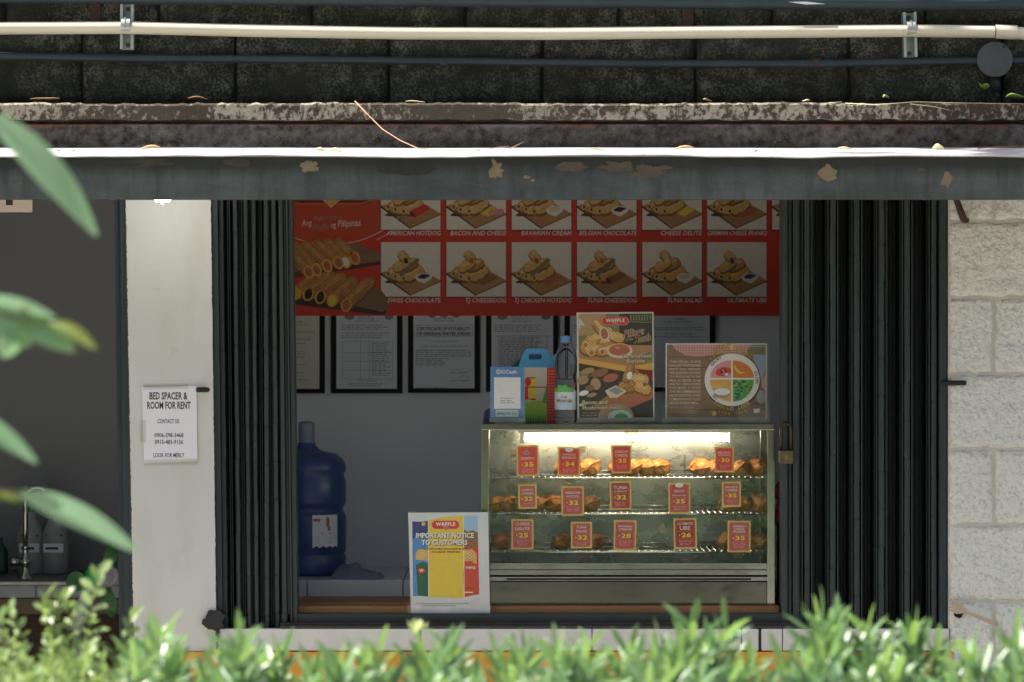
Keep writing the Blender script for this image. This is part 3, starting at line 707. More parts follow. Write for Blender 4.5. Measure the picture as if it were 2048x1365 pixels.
o = MB().box(X(1880), X(1895), 0.014, 0.10, zg0, zg1).build('wall_angle', M['jamb'], gr, bevel=0.001); child_at(o, gr)
for g_, a_, c_ in ((gr, 1609, 1882), (gl, 428, 560)):
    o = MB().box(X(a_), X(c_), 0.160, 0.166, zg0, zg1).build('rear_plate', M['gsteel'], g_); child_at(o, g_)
pl = thing('padlock', 'old brass padlock with brown shackle hanging on the gate post', 'padlock', (X(1572, 0.02), 0.022, Z(928, .02)))
pb_ = MB().box(-14.5*S(), 14.5*S(), -0.010, 0.008, 0, 27*S()).build('body', M['brass'], pl, bevel=0.003)
hs = 46*S(); ws = 10*S()
pts = [(-ws, 0, 25*S()), (-ws, 0, 25*S()+hs)] + [(-ws*math.cos(math.pi*k/8), 0, 25*S()+hs+ws*math.sin(math.pi*k/8)) for k in range(1, 8)] + [(ws, 0, 25*S()+hs), (ws, 0, 25*S())]
MB().tube(pts, 3.2*S(), 10).build('shackle', plain('brown_shackle_steel', (0.05, 0.03, 0.018), 0.4, 0.6, var=0.3), pl, smooth=True)
sub(MB().box(-3*S(), 3*S(), -0.0108, -0.0098, 8*S(), 18*S()).build('stamp', M['tan_patch'], pl), pb_)

# ------------------------------------------------------------------ flat printed things (posters, cards, certificates)
_txt = {}
def text_mesh(body, bold=0.0, shear=0.0, spacing=1.0):
    key = (body, bold, shear, spacing)
    if key in _txt: return _txt[key]
    cu = bpy.data.curves.new('lettering', 'FONT'); cu.body = body; cu.size = 1.0; cu.offset = bold; cu.shear = shear
    cu.space_character = spacing; cu.resolution_u = 2; cu.fill_mode = 'FRONT'; cu.dimensions = '2D'
    ob = bpy.data.objects.new('lettering', cu); COL.objects.link(ob)
    dg = bpy.context.evaluated_depsgraph_get(); dg.update()
    me = ob.evaluated_get(dg).to_mesh()
    vs = [tuple(v.co) for v in me.vertices]; fs = [tuple(p.vertices) for p in me.polygons]
    bpy.data.objects.remove(ob); bpy.data.curves.remove(cu)
    _txt[key] = (vs, fs); return vs, fs

class Flat:
    """a printed sheet; prints are given in photograph pixels and stored in metres on the sheet"""
    def __init__(self, name, label, cat, px0, py0, px1, py1, y, mat, thick=0.002, group=None, rot=(0,0,0), outline=None, part='sheet', root=None):
        self.y = y; self.cx = (px0+px1)/2; self.py1 = py1; self.s = S(y); self.parts = {}
        self.root = root or thing(name, label, cat, (X(self.cx, y), y, Z(py1, y)), rot, group)
        self.th = thick
        pts = outline or [(px0, py1), (px1, py1), (px1, py0), (px0, py0)]
        MB().prism([self.l(a, c) for a, c in pts], -thick, 0).build(part, mat, self.root)
    def l(self, px, py): return ((px-self.cx)*self.s, (self.py1-py)*self.s)
    def get(self, part, mat):
        mb, mats = self.parts.setdefault(part, (MB(), []))
        if mat not in mats: mats.append(mat)
        return mb, mats.index(mat)
    def poly(self, pts, mat, layer=1, part='picture'):
        mb, mi = self.get(part, mat); y = -self.th - 0.00035*layer
        mb.poly([(self.l(a, c)[0], y, self.l(a, c)[1]) for a, c in pts], mi)
    def rect(self, a, c, a2, c2, mat, layer=1, part='picture'): self.poly([(a, c2), (a2, c2), (a2, c), (a, c)], mat, layer, part)
    def ell(self, cx, cy, rx, ry, mat, layer=1, part='picture', rot=0.0, n=22, a0=0, a1=360):
        pts = []
        full = a1-a0 == 360
        for k in range(n if full else n+1):
            a = math.radians(a0 + (a1-a0)*k/n); x = rx*math.cos(a); y = -ry*math.sin(a)
            c, s = math.cos(math.radians(rot)), math.sin(math.radians(rot))
            pts.append((cx + x*c - y*s, cy + x*s + y*c))
        if not full: pts.append((cx, cy))
        self.poly(pts, mat, layer, part)
    def line(self, pts, w, mat, layer=1, part='picture'):
        for (a, c), (a2, c2) in zip(pts[:-1], pts[1:]):
            dx, dy = a2-a, c2-c; L = math.hypot(dx, dy) or 1; nx, ny = -dy/L*w/2, dx/L*w/2
            self.poly([(a+nx, c+ny), (a2+nx, c2+ny), (a2-nx, c2-ny), (a-nx, c-ny)], mat, layer, part)
    def text(self, body, px, py, cap, mat, layer=3, part='lettering', width=None, align='c', bold=0.0, shear=0.0, rot=0.0, spacing=1.0):
        """px: anchor column, py: baseline, cap: capital height, all in photograph pixels"""
        vs, fs = text_mesh(body, bold, shear, spacing)
        if not vs: return
        x0 = min(v[0] for v in vs); x1 = max(v[0] for v in vs)
        sy = cap/0.70; sx = (width/(x1-x0)) if width else sy
        ox = {'l': x0, 'c': (x0+x1)/2, 'r': x1}[align]
        c, s = math.cos(math.radians(rot)), math.sin(math.radians(rot))
        if '#' not in part and len(body) > 2: self.nt = getattr(self, 'nt', 0) + 1; part = '%s#t%d' % (part, self.nt)      # each line of lettering its own part
        mb, mi = self.get(part, mat); y = -self.th - 0.00035*layer; out = []
        for vx, vy, _ in vs:
            u = (vx-ox)*sx; v = -vy*sy
            a, cc = px + u*c + v*s, py - u*s + v*c
            lx, lz = self.l(a, cc); out.append((lx, y, lz))
        mb.add(out, fs, mi)
    def arctext(self, body, cx, cy, r, a_mid, cap, mat, layer=3, part='lettering', step=None, inside=False, bold=0.0):
        """letters set along a circle; a_mid in degrees clockwise from the top"""
        n = len(body); st = step or math.degrees(cap*1.0/r)
        for i, ch in enumerate(body):
            if ch == ' ': continue
            off = (i-(n-1)/2)*st
            if not inside:
                a = math.radians(a_mid + off); self.text(ch, cx + r*math.sin(a), cy - r*math.cos(a), cap, mat, layer, part, bold=bold, rot=-math.degrees(a))
            else:
                a = math.radians(a_mid - off); self.text(ch, cx + r*math.sin(a), cy - r*math.cos(a), cap, mat, layer, part, bold=bold, rot=180-math.degrees(a))
    def done(self, subname=None):
        made = {}
        for part, (mb, mats) in self.parts.items():
            if not mb.v: continue
            o = made[part] = mb.build(part.split('#')[0], mats, self.root, fixn=False)
            if part in ('small_print', 'table_lines', 'seal', 'side_print'): o['kind'] = 'stuff'
        for part, o in made.items():         # captions belong to their photos
            if part.startswith('caption#') and part.replace('caption', 'food_photo') in made: sub(o, made[part.replace('caption', 'food_photo')])
        return self.root

I = {k: ink(k, c) for k, c in dict(red=(0.68, 0.042, 0.024), red2=(0.60, 0.07, 0.03), darkred=(0.22, 0.016, 0.012), orange=(0.72, 0.20, 0.03), gold=(0.75, 0.42, 0.08), yellow=(0.82, 0.58, 0.06),
     white=(0.84, 0.82, 0.78), cream=(0.72, 0.62, 0.40), grey=(0.30, 0.30, 0.30), photo=(0.84, 0.78, 0.70), black=(0.02, 0.02, 0.02), brown=(0.30, 0.13, 0.05), board=(0.40, 0.17, 0.06), darkbrown=(0.07, 0.035, 0.018),
     choc=(0.035, 0.018, 0.012), green=(0.10, 0.36, 0.08), lime=(0.32, 0.52, 0.06), darkgreen=(0.02, 0.12, 0.06), blue=(0.08, 0.26, 0.58), sky=(0.35, 0.55, 0.80), navy=(0.03, 0.04, 0.22), pink=(0.75, 0.30, 0.32), ube=(0.06, 0.04, 0.22), tan=(0.42, 0.28, 0.15), meat=(0.48, 0.14, 0.08), palewood=(0.48, 0.30, 0.16), dark=(0.05, 0.04, 0.03), olive=(0.22, 0.20, 0.09), steelblue=(0.28, 0.36, 0.48), faint=(0.20, 0.21, 0.24), softgreen=(0.50, 0.62, 0.55)).items()}
I['waffle'] = m_printfood('ink_waffle_small', (0.74, 0.42, 0.12), (0.88, 0.60, 0.24), (0.42, 0.19, 0.04), 78)
I['waffle_dark'] = m_printfood('ink_waffle_shade', (0.50, 0.24, 0.06), (0.74, 0.42, 0.13), (0.26, 0.10, 0.02), 84)
I['waffle_big'] = m_printfood('ink_waffle_large', (0.46, 0.19, 0.055), (0.64, 0.31, 0.10), (0.26, 0.085, 0.025), 60)
I['crustshade'] = ink('crustshade', (0.24, 0.095, 0.025)); I['waffle_lit'] = m_printfood('ink_waffle_lit', (0.80, 0.52, 0.18), (0.90, 0.68, 0.32), (0.58, 0.30, 0.08), 78)
I['woodprint'] = m_wood('ink_board_grain', (0.36, 0.17, 0.07), (0.56, 0.31, 0.14))
I['woodprint2'] = m_wood('ink_plank_grain', (0.17, 0.095, 0.055), (0.34, 0.20, 0.12))

RJ = random.Random(11)
def roll(f, cx, cy, L, w, ang, mat, layer, part):
    """a printed waffle roll lying at an angle: dark underside, crust, pale sunlit strip as the printed photo shows"""
    ang += RJ.uniform(-4, 4); cx += RJ.uniform(-1, 1); cy += RJ.uniform(-.8, .8); a = math.radians(ang); n = 28
    def cap(L, w, dx, dy, m, ly, wob):
        pts = []
        for k in range(n):
            t = 2*math.pi*k/n; x = math.cos(t); y = math.sin(t)
            ex = (abs(x)**0.55)*math.copysign(1, x)*L/2; ey = (abs(y)**0.8)*math.copysign(1, y)*w/2*(1+wob*math.sin(k*2.6+cx))
            pts.append((cx + dx + ex*math.cos(a) + ey*math.sin(a), cy + dy - ex*math.sin(a) + ey*math.cos(a)))
        f.poly(pts, m, ly, part)
    cap(L, w, 0.4, w*.05, I['crustshade'], layer, .09); cap(L*.94, w*.86, -.2, -w*.06, mat, layer+.05, .10)
    cap(L*.70, w*.34, -w*.05, -w*.20, I['waffle_dark'] if mat == I['waffle_big'] else I['waffle_lit'], layer+.1, .25)
def pile(f, x0, y0, w, h, part, top=True, core=None, clip=None):
    """stack of waffle rolls on a board inside a food photo whose frame is x0,y0,w,h"""
    u = lambda a: x0 + a*w; v = lambda c: y0 + c*h
    clipf = (lambda y: max(y, clip)) if clip is not None else (lambda y: y)
    R = lambda a, c, L, ww, an, m, ly: roll(f, u(a), v(c), L*w*.96, ww*h*1.28, an, m, ly, part)
    f.poly([(u(0.0), v(0.56)), (u(0.49), v(0.955)), (u(1.0), v(0.70)), (u(0.52), clipf(v(0.40)))], I['woodprint'], 2, part)
    f.poly([(u(0.0), v(0.56)), (u(0.49), v(0.955)), (u(0.49), v(0.985)), (u(0.0), v(0.60))], I['darkbrown'], 2, part)
    f.poly([(u(0.49), v(0.955)), (u(1.0), v(0.70)), (u(1.0), v(0.73)), (u(0.49), v(0.985))], I['brown'], 2, part)
    f.ell(u(.36), v(.69), .30*w, .045*h, I['darkbrown'], 2.5, part, rot=-8)
    R(.42, .49, .46, .22, 24, I['waffle_dark'], 3)
    R(.26, .55, .34, .20, 26, I['waffle_dark'], 3.2); R(.40, .57, .42, .20, 28, I['waffle'], 3.4); R(.54, .57, .40, .21, 30, I['waffle'], 3.6)
    for a, c in ((.12, .58), (.24, .63), (.38, .66)): f.ell(u(a), v(c), .042*w, .062*h, I['waffle'], 4, part, rot=20); f.ell(u(a), v(c), .018*w, .030*h, I['darkbrown'], 4.3, part)
    if top:
        R(.34, .43, .34, .16, 30, I['waffle'], 4.4); R(.48, .42, .34, .17, 24, I['waffle_dark'], 4.2)
        R(.38, .26, .22, .14, -50, I['waffle'], 4.6); f.ell(u(.42), v(.335), .055*w, .075*h, I['gold'], 4.8, part, rot=-20); f.ell(u(.42), v(.34), .036*w, .055*h, core or I['choc'], 5, part, rot=-20)
    else:
        R(.40, .42 if clip is None else .50, .44, .18, 25, I['waffle'], 4.2)

def side_item(f, kind, x0, y0, w, h, part, k):
    u = lambda a: x0 + a*w; v = lambda c: y0 + c*h; P = lambda pts, m, ly: f.poly([(u(a), v(c)) for a, c in pts], m, ly, part)
    if kind == 'tray':
        P([(.57, .63), (.70, .555), (.87, .60), (.85, .67), (.73, .76), (.60, .70)], I['white'], 5); P([(.605, .635), (.70, .575), (.84, .605), (.73, .675), (.64, .665)], I[k], 5.4)
    elif kind == 'dogs':
        for d in (0, .045): P([(.53+d, .70+d*.6), (.76+d, .58+d*.6), (.80+d, .60+d*.6), (.79+d, .645+d*.6), (.56+d, .765+d*.6), (.52+d, .745+d*.6)], I[k], 5+d*5)
    elif kind == 'cheese':
        P([(.58, .69), (.76, .56), (.90, .63), (.72, .75)], I['yellow'], 5); P([(.58, .69), (.72, .75), (.72, .78), (.59, .72)], I['gold'], 5.2)
    elif kind == 'ham':
        P([(.57, .70), (.75, .57), (.88, .62), (.70, .76)], I['yellow'], 5)
        for d in (0, .08, .16): P([(.69+d, .70), (.75+d, .60), (.80+d, .64), (.77+d, .74)], I['pink'], 5.4+d)
    elif kind == 'block':
        P([(.48, .66), (.72, .53), (.81, .57), (.81, .635), (.57, .775), (.49, .74)], I[k], 5); P([(.48, .66), (.57, .70), (.57, .775), (.49, .74)], I['darkred'], 5.2)

# ------------------------------------------------------------------ red menu banner on the shop wall
YBN = YS - 0.012
bn = Flat('menu_banner', 'wide red menu banner with rows of filled waffle photos on the back wall', 'banner', 560, 300, 1900, 632, YBN, I['red'], 0.003)
bn.ell(662, 330, 190, 160, I['red2'], 1, 'logo_swoosh', n=40)
def arc(cx, cy, rx, ry, a0, a1, n=26): return [(cx + rx*math.cos(math.radians(a0+(a1-a0)*k/n)), cy + ry*math.sin(math.radians(a0+(a1-a0)*k/n))) for k in range(n+1)]
bn.line(arc(662, 330, 180, 160, 25, 120), 1.2, I['white'], 2, 'logo_swoosh'); bn.line(arc(655, 335, 196, 168, 25, 60), 1.0, I['white'], 2, 'logo_swoosh'); bn.line(arc(655, 335, 196, 168, 100, 120), 1.0, I['white'], 2, 'logo_swoosh')
bn.rect(588, 398, 742, 407, I['darkred'], 1.6, 'logo_swoosh'); bn.line([(588, 405), (600, 408), (720, 408), (742, 402)], 2.2, I['orange'], 2, 'logo_swoosh')
bn.poly([(646, 398), (662, 416), (680, 398)], I['gold'], 2.2, 'logo_swoosh')
for q in (-9, 0, 9): bn.line([(662+q, 416-abs(q)), (680+q*.4, 398)], 1.1, I['cream'], 2.6, 'logo_swoosh'); bn.line([(662+q, 416-abs(q)), (646+q*.4, 398)], 1.1, I['cream'], 2.6, 'logo_swoosh')
bn.text('Ang', 604, 453, 13, I['white'], 3, 'slogan', width=20, align='l', shear=.2, rot=4)
bn.text('Paboritong', 628, 443, 11, I['tan'], 3, 'slogan', width=58, align='l', shear=.2, rot=5)
bn.text('Waffle', 624, 462, 13, I['tan'], 3, 'slogan', width=36, align='l', shear=.2, rot=4)
bn.text('ng', 662, 456, 12, I['white'], 3, 'slogan', width=11, align='l', shear=.2, rot=4)
bn.text('Pilipinas', 676, 455, 14, I['white'], 3, 'slogan', width=46, align='l', shear=.2, rot=4)
# two boards of cut waffles under the slogan
def wboard(x0, y0, flip, cores):
    pass
bn.poly([(560, 548), (585, 548), (700, 530), (762, 522), (760, 508), (716, 488), (560, 500)], I['woodprint2'], 2.4, 'food_photo#a'); bn.poly([(560, 548), (700, 531), (762, 523), (762, 529), (700, 540), (584, 556), (560, 556)], I['darkbrown'], 2.5, 'food_photo#a')
for k, (cx, cy, ln, ang, core) in enumerate([(690, 500, 62, -40, 'meat'), (670, 504, 70, -42, 'white'), (655, 506, 70, -42, 'meat'), (632, 510, 74, -44, 'meat'), (610, 516, 80, -46, 'meat'), (594, 518, 84, -48, 'meat')]):
    roll(bn, cx, cy, ln, 28, ang, I['waffle_big'], 3+k*.4, 'food_photo#a'); a = math.radians(ang); ex, ey = cx + ln*.42*math.cos(a), cy - ln*.42*math.sin(a)
    bn.ell(ex, ey, 10.5, 14, I['gold'], 3.1+k*.4, 'food_photo#a', rot=-20); bn.ell(ex, ey+.5, 6.5, 9.5, I[core], 3.2+k*.4, 'food_photo#a', rot=-20)
bn.poly([(560, 600), (600, 596), (690, 622), (765, 628), (782, 606), (762, 580), (650, 560), (560, 575)], I['woodprint2'], 2.4, 'food_photo#b'); bn.poly([(560, 598), (640, 598), (765, 624), (772, 620), (772, 630), (760, 631), (560, 606)], I['darkbrown'], 2.6, 'food_photo#b')
for k, (cx, cy, ln, ang, core) in enumerate([(610, 572, 54, 40, 'gold'), (640, 568, 74, 42, 'choc'), (664, 574, 74, 42, 'choc'), (688, 580, 74, 42, 'yellow'), (718, 586, 84, 44, 'meat')]):
    roll(bn, cx, cy, ln, 28, ang, I['waffle_big'], 3+k*.4, 'food_photo#b'); a = math.radians(ang); ex, ey = cx - ln*.42*math.cos(a), cy + ln*.42*math.sin(a)
    bn.ell(ex, ey, 11, 14, I['gold'], 3.1+k*.4, 'food_photo#b', rot=15); bn.ell(ex, ey, 7.5, 11, I[core], 3.2+k*.4, 'food_photo#b', rot=15)
colx = [762, 893, 1023.5, 1154, 1284.5, 1414, 1544]
rows_ = [(340, 460, ['AMERICAN HOTDOG', 'BACON AND CHEESE', 'BAVARIAN CREAM', 'BELGIAN CHOCOLATE', 'CHEESE DELITE', 'GERMAN CHEESE FRANKS', ''], [('block', 'red'), ('ham', ''), ('tray', 'cream'), ('tray', 'choc'), ('cheese', ''), ('dogs', 'meat'), ('tray', 'cream')]),
         (485, 594, ['SWISS CHOCOLATE', 'TJ CHEESEDOG', 'TJ CHICKEN HOTDOG', 'TUNA CHEESEDOG', 'TUNA SALAD', 'ULTIMATE UBE', ''], [('tray', 'choc'), ('dogs', 'brown'), ('dogs', 'meat'), ('block', 'brown'), ('tray', 'cream'), ('tray', 'ube'), None])]
cores = ['choc', 'meat', 'brown', 'meat', 'cream', 'ube']
for r, (ya, yb, names, items) in enumerate(rows_):
    for k, xa in enumerate(colx):
        if not items[k]: continue
        pn = 'food_photo#%d_%d' % (r, k); w = 119
        bn.rect(xa-1.5, ya+1, xa+w+1.5, yb+3, I['darkred'], 1.5, pn); bn.rect(xa, ya, xa+w, yb, I['photo'], 1.9, pn)
        hh = yb-ya if r else 109
        y0 = ya if r else 351
        pile(bn, xa, y0, w, hh, pn, True, I[cores[k % 6]])
        side_item(bn, items[k][0], xa, y0, w, hh, pn, items[k][1])
        if r and k in (0, 2, 3): bn.poly([(xa+40, 556), (xa+36, 549), (xa+72, 516), (xa+78, 521)], I['olive'], 5.6, pn)
        if names[k]:
            wd = {0: {0: 109, 1: 112, 2: 101, 3: 116, 4: 83, 5: 119}, 1: {0: 107, 1: 82, 2: 114, 3: 99, 4: 70, 5: 79}}[r][k]
            bn.text(names[k], xa+w+1, yb+11.5 if r else yb+11, 9.2, I['white'], 3, 'caption#%d_%d' % (r, k), width=wd, align='r', bold=.010, shear=.22)
for cx, cy, rr in ((1340, 480, 6), (1380, 480, 6), (1420, 480, 6), (1362, 618, 9), (1400, 618, 9), (590, 622, 5), (612, 622, 5), (634, 622, 5)): bn.ell(cx, cy, rr, rr, I['red2'], 1.2, 'spot#%d' % cx if cy > 600 else 'spot#u%d' % cx)
bn.text('8', 1570, 570, 34, I['white'], 3, 'lettering', width=22, align='c', bold=.03)
bn.done()

# ------------------------------------------------------------------ framed certificates on the shop wall
YF = YS - 0.004
def certificate(px0, px1, py1, label, paper, lines):
    f = Flat('framed_certificate', label, 'certificate', px0, 560, px1, py1, YF, M['black'], 0.010, 'framed certificates on the back wall', part='frame')
    pw = 11
    f.rect(px0+pw, 560, px1-pw, py1-pw+2, paper, 0.2, 'document')
    lines(f, px0+pw+4, px1-pw-4); f.done(); return f
def rules(f, x0, x1, ys, mat=None, jag=True):
    for i, y in enumerate(ys):
        e = x1 - (0 if not jag else RNG.uniform(0, 0.25)*(x1-x0)); x = x0
        while x < e - 2:
            w = min(RNG.uniform(4, 14), e-x); f.rect(x, y-0.7, x+w, y+0.7, mat or I['faint'], 2, 'small_print'); x += w + 2.2
def c1(f, a, b):
    f.text('APPRECIATION', b-8, 667, 4.6, I['grey'], 3, width=76, align='r', bold=.015); f.text('ENTERPRISES', b-12, 681, 4.6, I['grey'], 3, width=66, align='r', bold=.015)
    rules(f, b-70, b-14, (645, 650, 688, 703, 708, 714, 729, 745, 760))
def c2(f, a, b):
    f.ell(a+22, 634, 10, 6, I['faint'], 2, 'seal'); f.ell(b-12, 634, 9, 6, I['faint'], 2, 'seal')
    rules(f, a+40, b-38, (634, 638)); f.text('LICENSE TO OPERATE', (a+b)/2, 644, 3.2, I['grey'], 3, width=52, bold=.01)
    rules(f, a+6, b-6, (651, 655, 659, 667, 672, 676), jag=True)
    for x in (a+8, a+44, a+62, b-4): f.rect(x-.4, 684, x+.4, 758, I['faint'], 2, 'table_lines')
    for y in (684, 706, 723, 741, 758): f.rect(a+8, y-.4, b-4, y+.4, I['faint'], 2, 'table_lines')
    rules(f, a+66, b-8, [688+4.2*i for i in range(16)]); f.text('SUBJECT TO INSPECTION', (a+b)/2, 763, 3, I['grey'], 3, width=42, bold=.01); rules(f, a+20, b-18, (768, 772))
def c3(f, a, b):
    for q in (-24, 0, 24): f.ell((a+b)/2+q, 632, 7, 4, I['faint'], 2, 'seal')
    rules(f, a+36, b-36, (638, 642)); f.text('CERTIFICATE OF POTABILITY', (a+b)/2, 661, 6.4, I['black'], 3, width=106, bold=.02); f.text('OF DRINKING WATER (CPDW)', (a+b)/2, 671, 6.4, I['black'], 3, width=106, bold=.02)
    for pts in ([(a+2, 651), (b, 650)], [(a+2, 673.5), (b, 672.5)], [(a+2, 651), (a+2, 673.5)], [(b, 650), (b, 672.5)]): f.line(pts, .9, I['grey'], 2, 'table_lines')
    f.text('TO WHOM IT MAY CONCERN', (a+b)/2, 685, 3.4, I['grey'], 3, width=60, bold=.01); rules(f, a+12, b-10, (693,), jag=False)
    rules(f, a, b, (701, 705, 709, 713), jag=False); rules(f, a, b-42, (718, 722, 726, 730)); f.line(arc(b-18, 757, 9, 6, 0, 360), .8, I['grey'], 2, 'signature'); f.line([(b-42, 742), (b-30, 739), (b-16, 744), (b, 741)], .7, I['grey'], 2, 'signature'); rules(f, b-44, b, (746, 762)); rules(f, a, b-30, (776,))
def c4(f, a, b):
    f.ell(a+18, 634, 10, 6, I['faint'], 2, 'seal'); f.ell(b-10, 634, 10, 6, I['faint'], 2, 'seal'); rules(f, a+36, b-36, (633, 638, 643)); rules(f, a, b-6, (651, 655, 659, 663))
    f.rect(a+4, 672, b-2, 673, I['faint'], 2, 'table_lines')
    for x in (a+10, a+60, a+76, a+88, b-8): f.rect(x-.4, 672, x+.4, 736, I['faint'], 2, 'table_lines')
    rules(f, a+12, b-8, [676+3.4*i for i in range(18)], jag=True)
def c5(f, a, b): rules(f, a+4, b-4, (640, 652, 664, 690, 700, 720))
def c6(f, a, b): rules(f, a+50, b-40, (637, 640)); f.text('BUSINESS PERMIT', b-58, 646, 3.4, I['grey'], 3, width=60, bold=.01); rules(f, b-110, b-6, (656, 660, 674), jag=False); f.text('HAPPY PERMANENT SMALL BUSINESS', b-58, 670, 3.4, I['grey'], 3, width=54, bold=.01)
certificate(520, 650, 787, 'framed tan certificate beside the gate, half hidden by the end post', M['paper_tan'], c1)
certificate(662, 805, 787, 'framed white document with a ruled table, second from the gate', M['paper_grey'], c2)
certificate(816, 960, 786, 'framed certificate of potability of drinking water in black frame', M['paper_grey'], c3)
certificate(972, 1117, 784, 'framed dense tabular document behind the blue carry box', M['paper_grey'], c4)
certificate(1129, 1275, 784, 'framed document behind the water bottle and the waffle poster', M['paper_grey'], c5)
certificate(1288, 1430, 684 + 100, 'framed document above the food plate poster, bottom hidden', M['paper_grey'], c6)

# ------------------------------------------------------------------ blue water jug, rag
YJ = 0.72
jug = thing('water_jug', 'big blue plastic water jug with ribbed body and wrapped neck', 'water jug', (X(613, YJ), YJ, zt))
s = S(YJ); H = (1157-852)*s
hz = lambda py: (1157-py)*s
prof = [(0.001, 0.0), (66*s, 0.0), (76*s, 3*s), (79*s, 9*s), (79*s, hz(1120)), (76*s, hz(1117)), (76*s, hz(1113)), (79*s, hz(1109)), (79.5*s, hz(1042)), (77*s, hz(1034)), (73*s, hz(1030)), (73*s, hz(1022)), (77*s, hz(1017)), (79*s, hz(1010)), (79*s, hz(970)), (76*s, hz(962)), (75*s, hz(955)), (79*s, hz(948)), (79*s, hz(938)), (73*s, hz(926)), (58*s, hz(915)), (36*s, hz(911)), (24*s, hz(905)), (18*s, hz(898)), (17*s, hz(893))]
jb_ = MB().lathe(prof, 48).build('body', plain('blue_jug_plastic', (0.030, 0.070, 0.21), 0.38, var=0.1, scale=10), jug, smooth=True)
nk = [(17*s, hz(900))]
for k in range(14):
    nk += [((16.8 if k % 2 else 15.6)*s, hz(897 - k*3))]
nk += [(15.5*s, hz(853)), (8*s, hz(850.5)), (0.001, hz(850))]
MB().lathe(nk, 28).build('wrapped_neck', plain('wrapped_neck_film', (0.20, 0.22, 0.32), 0.4, var=0.3, scale=120, bump=0.3), jug, smooth=True)
b = MB(); n = 12
for k in range(n):
    q0 = -math.pi/2 + 0.20 + 0.72*k/n; q1 = -math.pi/2 + 0.20 + 0.72*(k+1)/n; rr = 80.2*s; zl = hz(1100 - 2*(k % 3)); zu = hz(1035)
    b.add([(rr*math.cos(q0), rr*math.sin(q0), zl), (rr*math.cos(q1), rr*math.sin(q1), hz(1100 - 2*((k+1) % 3))), (rr*math.cos(q1), rr*math.sin(q1), zu), (rr*math.cos(q0), rr*math.sin(q0), zu)], [(0,1,2,3)])
ls_ = sub(b.build('label_sticker', M['paper_grey'], jug), jb_)
b = MB(); rr = 80.6*s
for (qa, qb, ya, yb) in ((.56, .66, 1040, 1058), (.60, .69, 1058, 1066), (.22, .40, 1042, 1048), (.42, .72, 1070, 1072.5), (.34, .74, 1082, 1083.5), (.30, .70, 1088, 1089.5)):
    q0, q1 = -math.pi/2+qa, -math.pi/2+qb
    b.add([(rr*math.cos(q0), rr*math.sin(q0), hz(yb)), (rr*math.cos(q1), rr*math.sin(q1), hz(yb)), (rr*math.cos(q1), rr*math.sin(q1), hz(ya)), (rr*math.cos(q0), rr*math.sin(q0), hz(ya))], [(0,1,2,3)])
sub(b.build('label_print', I['meat'], jug), jb_)
rag = MB(); vs = []; n, m = 34, 12; YR = 0.56
for i in range(n+1):
    for j in range(m+1):
        x = X(662, YR) + (X(768, YR)-X(662, YR))*i/n; yv = YR - 0.06 + 0.13*j/m
        env = math.sin(math.pi*i/n)**0.5 * math.sin(math.pi*j/m)**0.6
        hgt = (0.036 + 0.020*hnoise(x, yv, 0, 22) + 0.010*hnoise(x, yv, 5, 55)) * env * (1.1 if i < n*0.55 else 0.75)
        vs.append((x, yv + 0.008*hnoise(x, yv, 2, 20), zt + 0.001 + max(0, hgt)))
rag.add(vs, [(i*(m+1)+j, (i+1)*(m+1)+j, (i+1)*(m+1)+j+1, i*(m+1)+j+1) for i in range(n) for j in range(m)])
o = rag.build('cleaning_rag', plain('grey_blue_cloth', (0.16, 0.19, 0.26), 0.95, var=0.2, scale=90, bump=0.4), smooth=True); tag(o, 'crumpled grey blue rag on the tiled shelf beside the jug', 'rag')

# ------------------------------------------------------------------ heated display case
YD = 0.13; DD = 0.32
zc0 = Z(1221, YD)
dc = thing('display_case', 'stainless steel glass-fronted food warmer case with three wire shelves, lit inside', 'display case', (X(1256, YD), YD, zc0))
def cb(a, c, ya, yb, pa, pb, b=None): return (b or MB()).box(X(a, YD), X(c, YD), YD+ya, YD+yb, Z(pb, YD), Z(pa, YD))
def cpart(b, name, mat, bevel=0.0): o = b.build(name, mat, dc, bevel=bevel); return child_at(o, dc)
cpart(cb(963, 1550, 0.0, DD, 848, 861), 'top_panel', M['steel'], 0.0015)
cpart(cb(963, 978, 0.0, 0.022, 861.6, 1217), 'front_post', M['steel'], 0.0012)
cpart(cb(1535, 1550, 0.0, 0.022, 861.6, 1217), 'front_post', M['steel'], 0.0012)
cpart(cb(963, 978, DD-0.02, DD, 861.6, 1217), 'rear_post', M['steel'], 0.0012)
cpart(cb(1535, 1550, DD-0.02, DD, 861.6, 1217), 'rear_post', M['steel'], 0.0012)
cpart(cb(978.5, 1534.5, DD-0.010, DD-0.004, 861.6, 1160), 'back_panel', M['steel_back'])
cpart(cb(964, 967, 0.024, DD-0.022, 862, 1160), 'side_pane', M['glass']); cpart(cb(1546, 1549, 0.024, DD-0.022, 862, 1160), 'side_pane', M['glass'])
fp_ = cpart(cb(978.6, 1534.4, 0.012, 0.016, 861.8, 1126), 'front_pane', M['glass'])
cpart(cb(978.6, 1534.4, 0.006, 0.020, 1127, 1140), 'glass_channel', M['steel'], 0.001)
cpart(cb(978.6, 1534.4, 0.003, 0.012, 1141, 1151), 'track_rail', M['steel'], 0.001)
cpart(cb(978.6, 1534.4, 0.008, 0.018, 1151.4, 1154), 'track_slot', M['black'])
cpart(cb(978.6, 1534.4, 0.003, 0.014, 1154.4, 1163), 'drawer_rail', M['steel'], 0.001)
cpart(cb(1014, 1502, 0.0015, 0.0034, 1157, 1161), 'drawer_pull', M['rust'])
cpart(cb(978.6, 1534.4, 0.001, 0.016, 1164.5, 1217), 'base_panel', M['steel_base'], 0.0015)
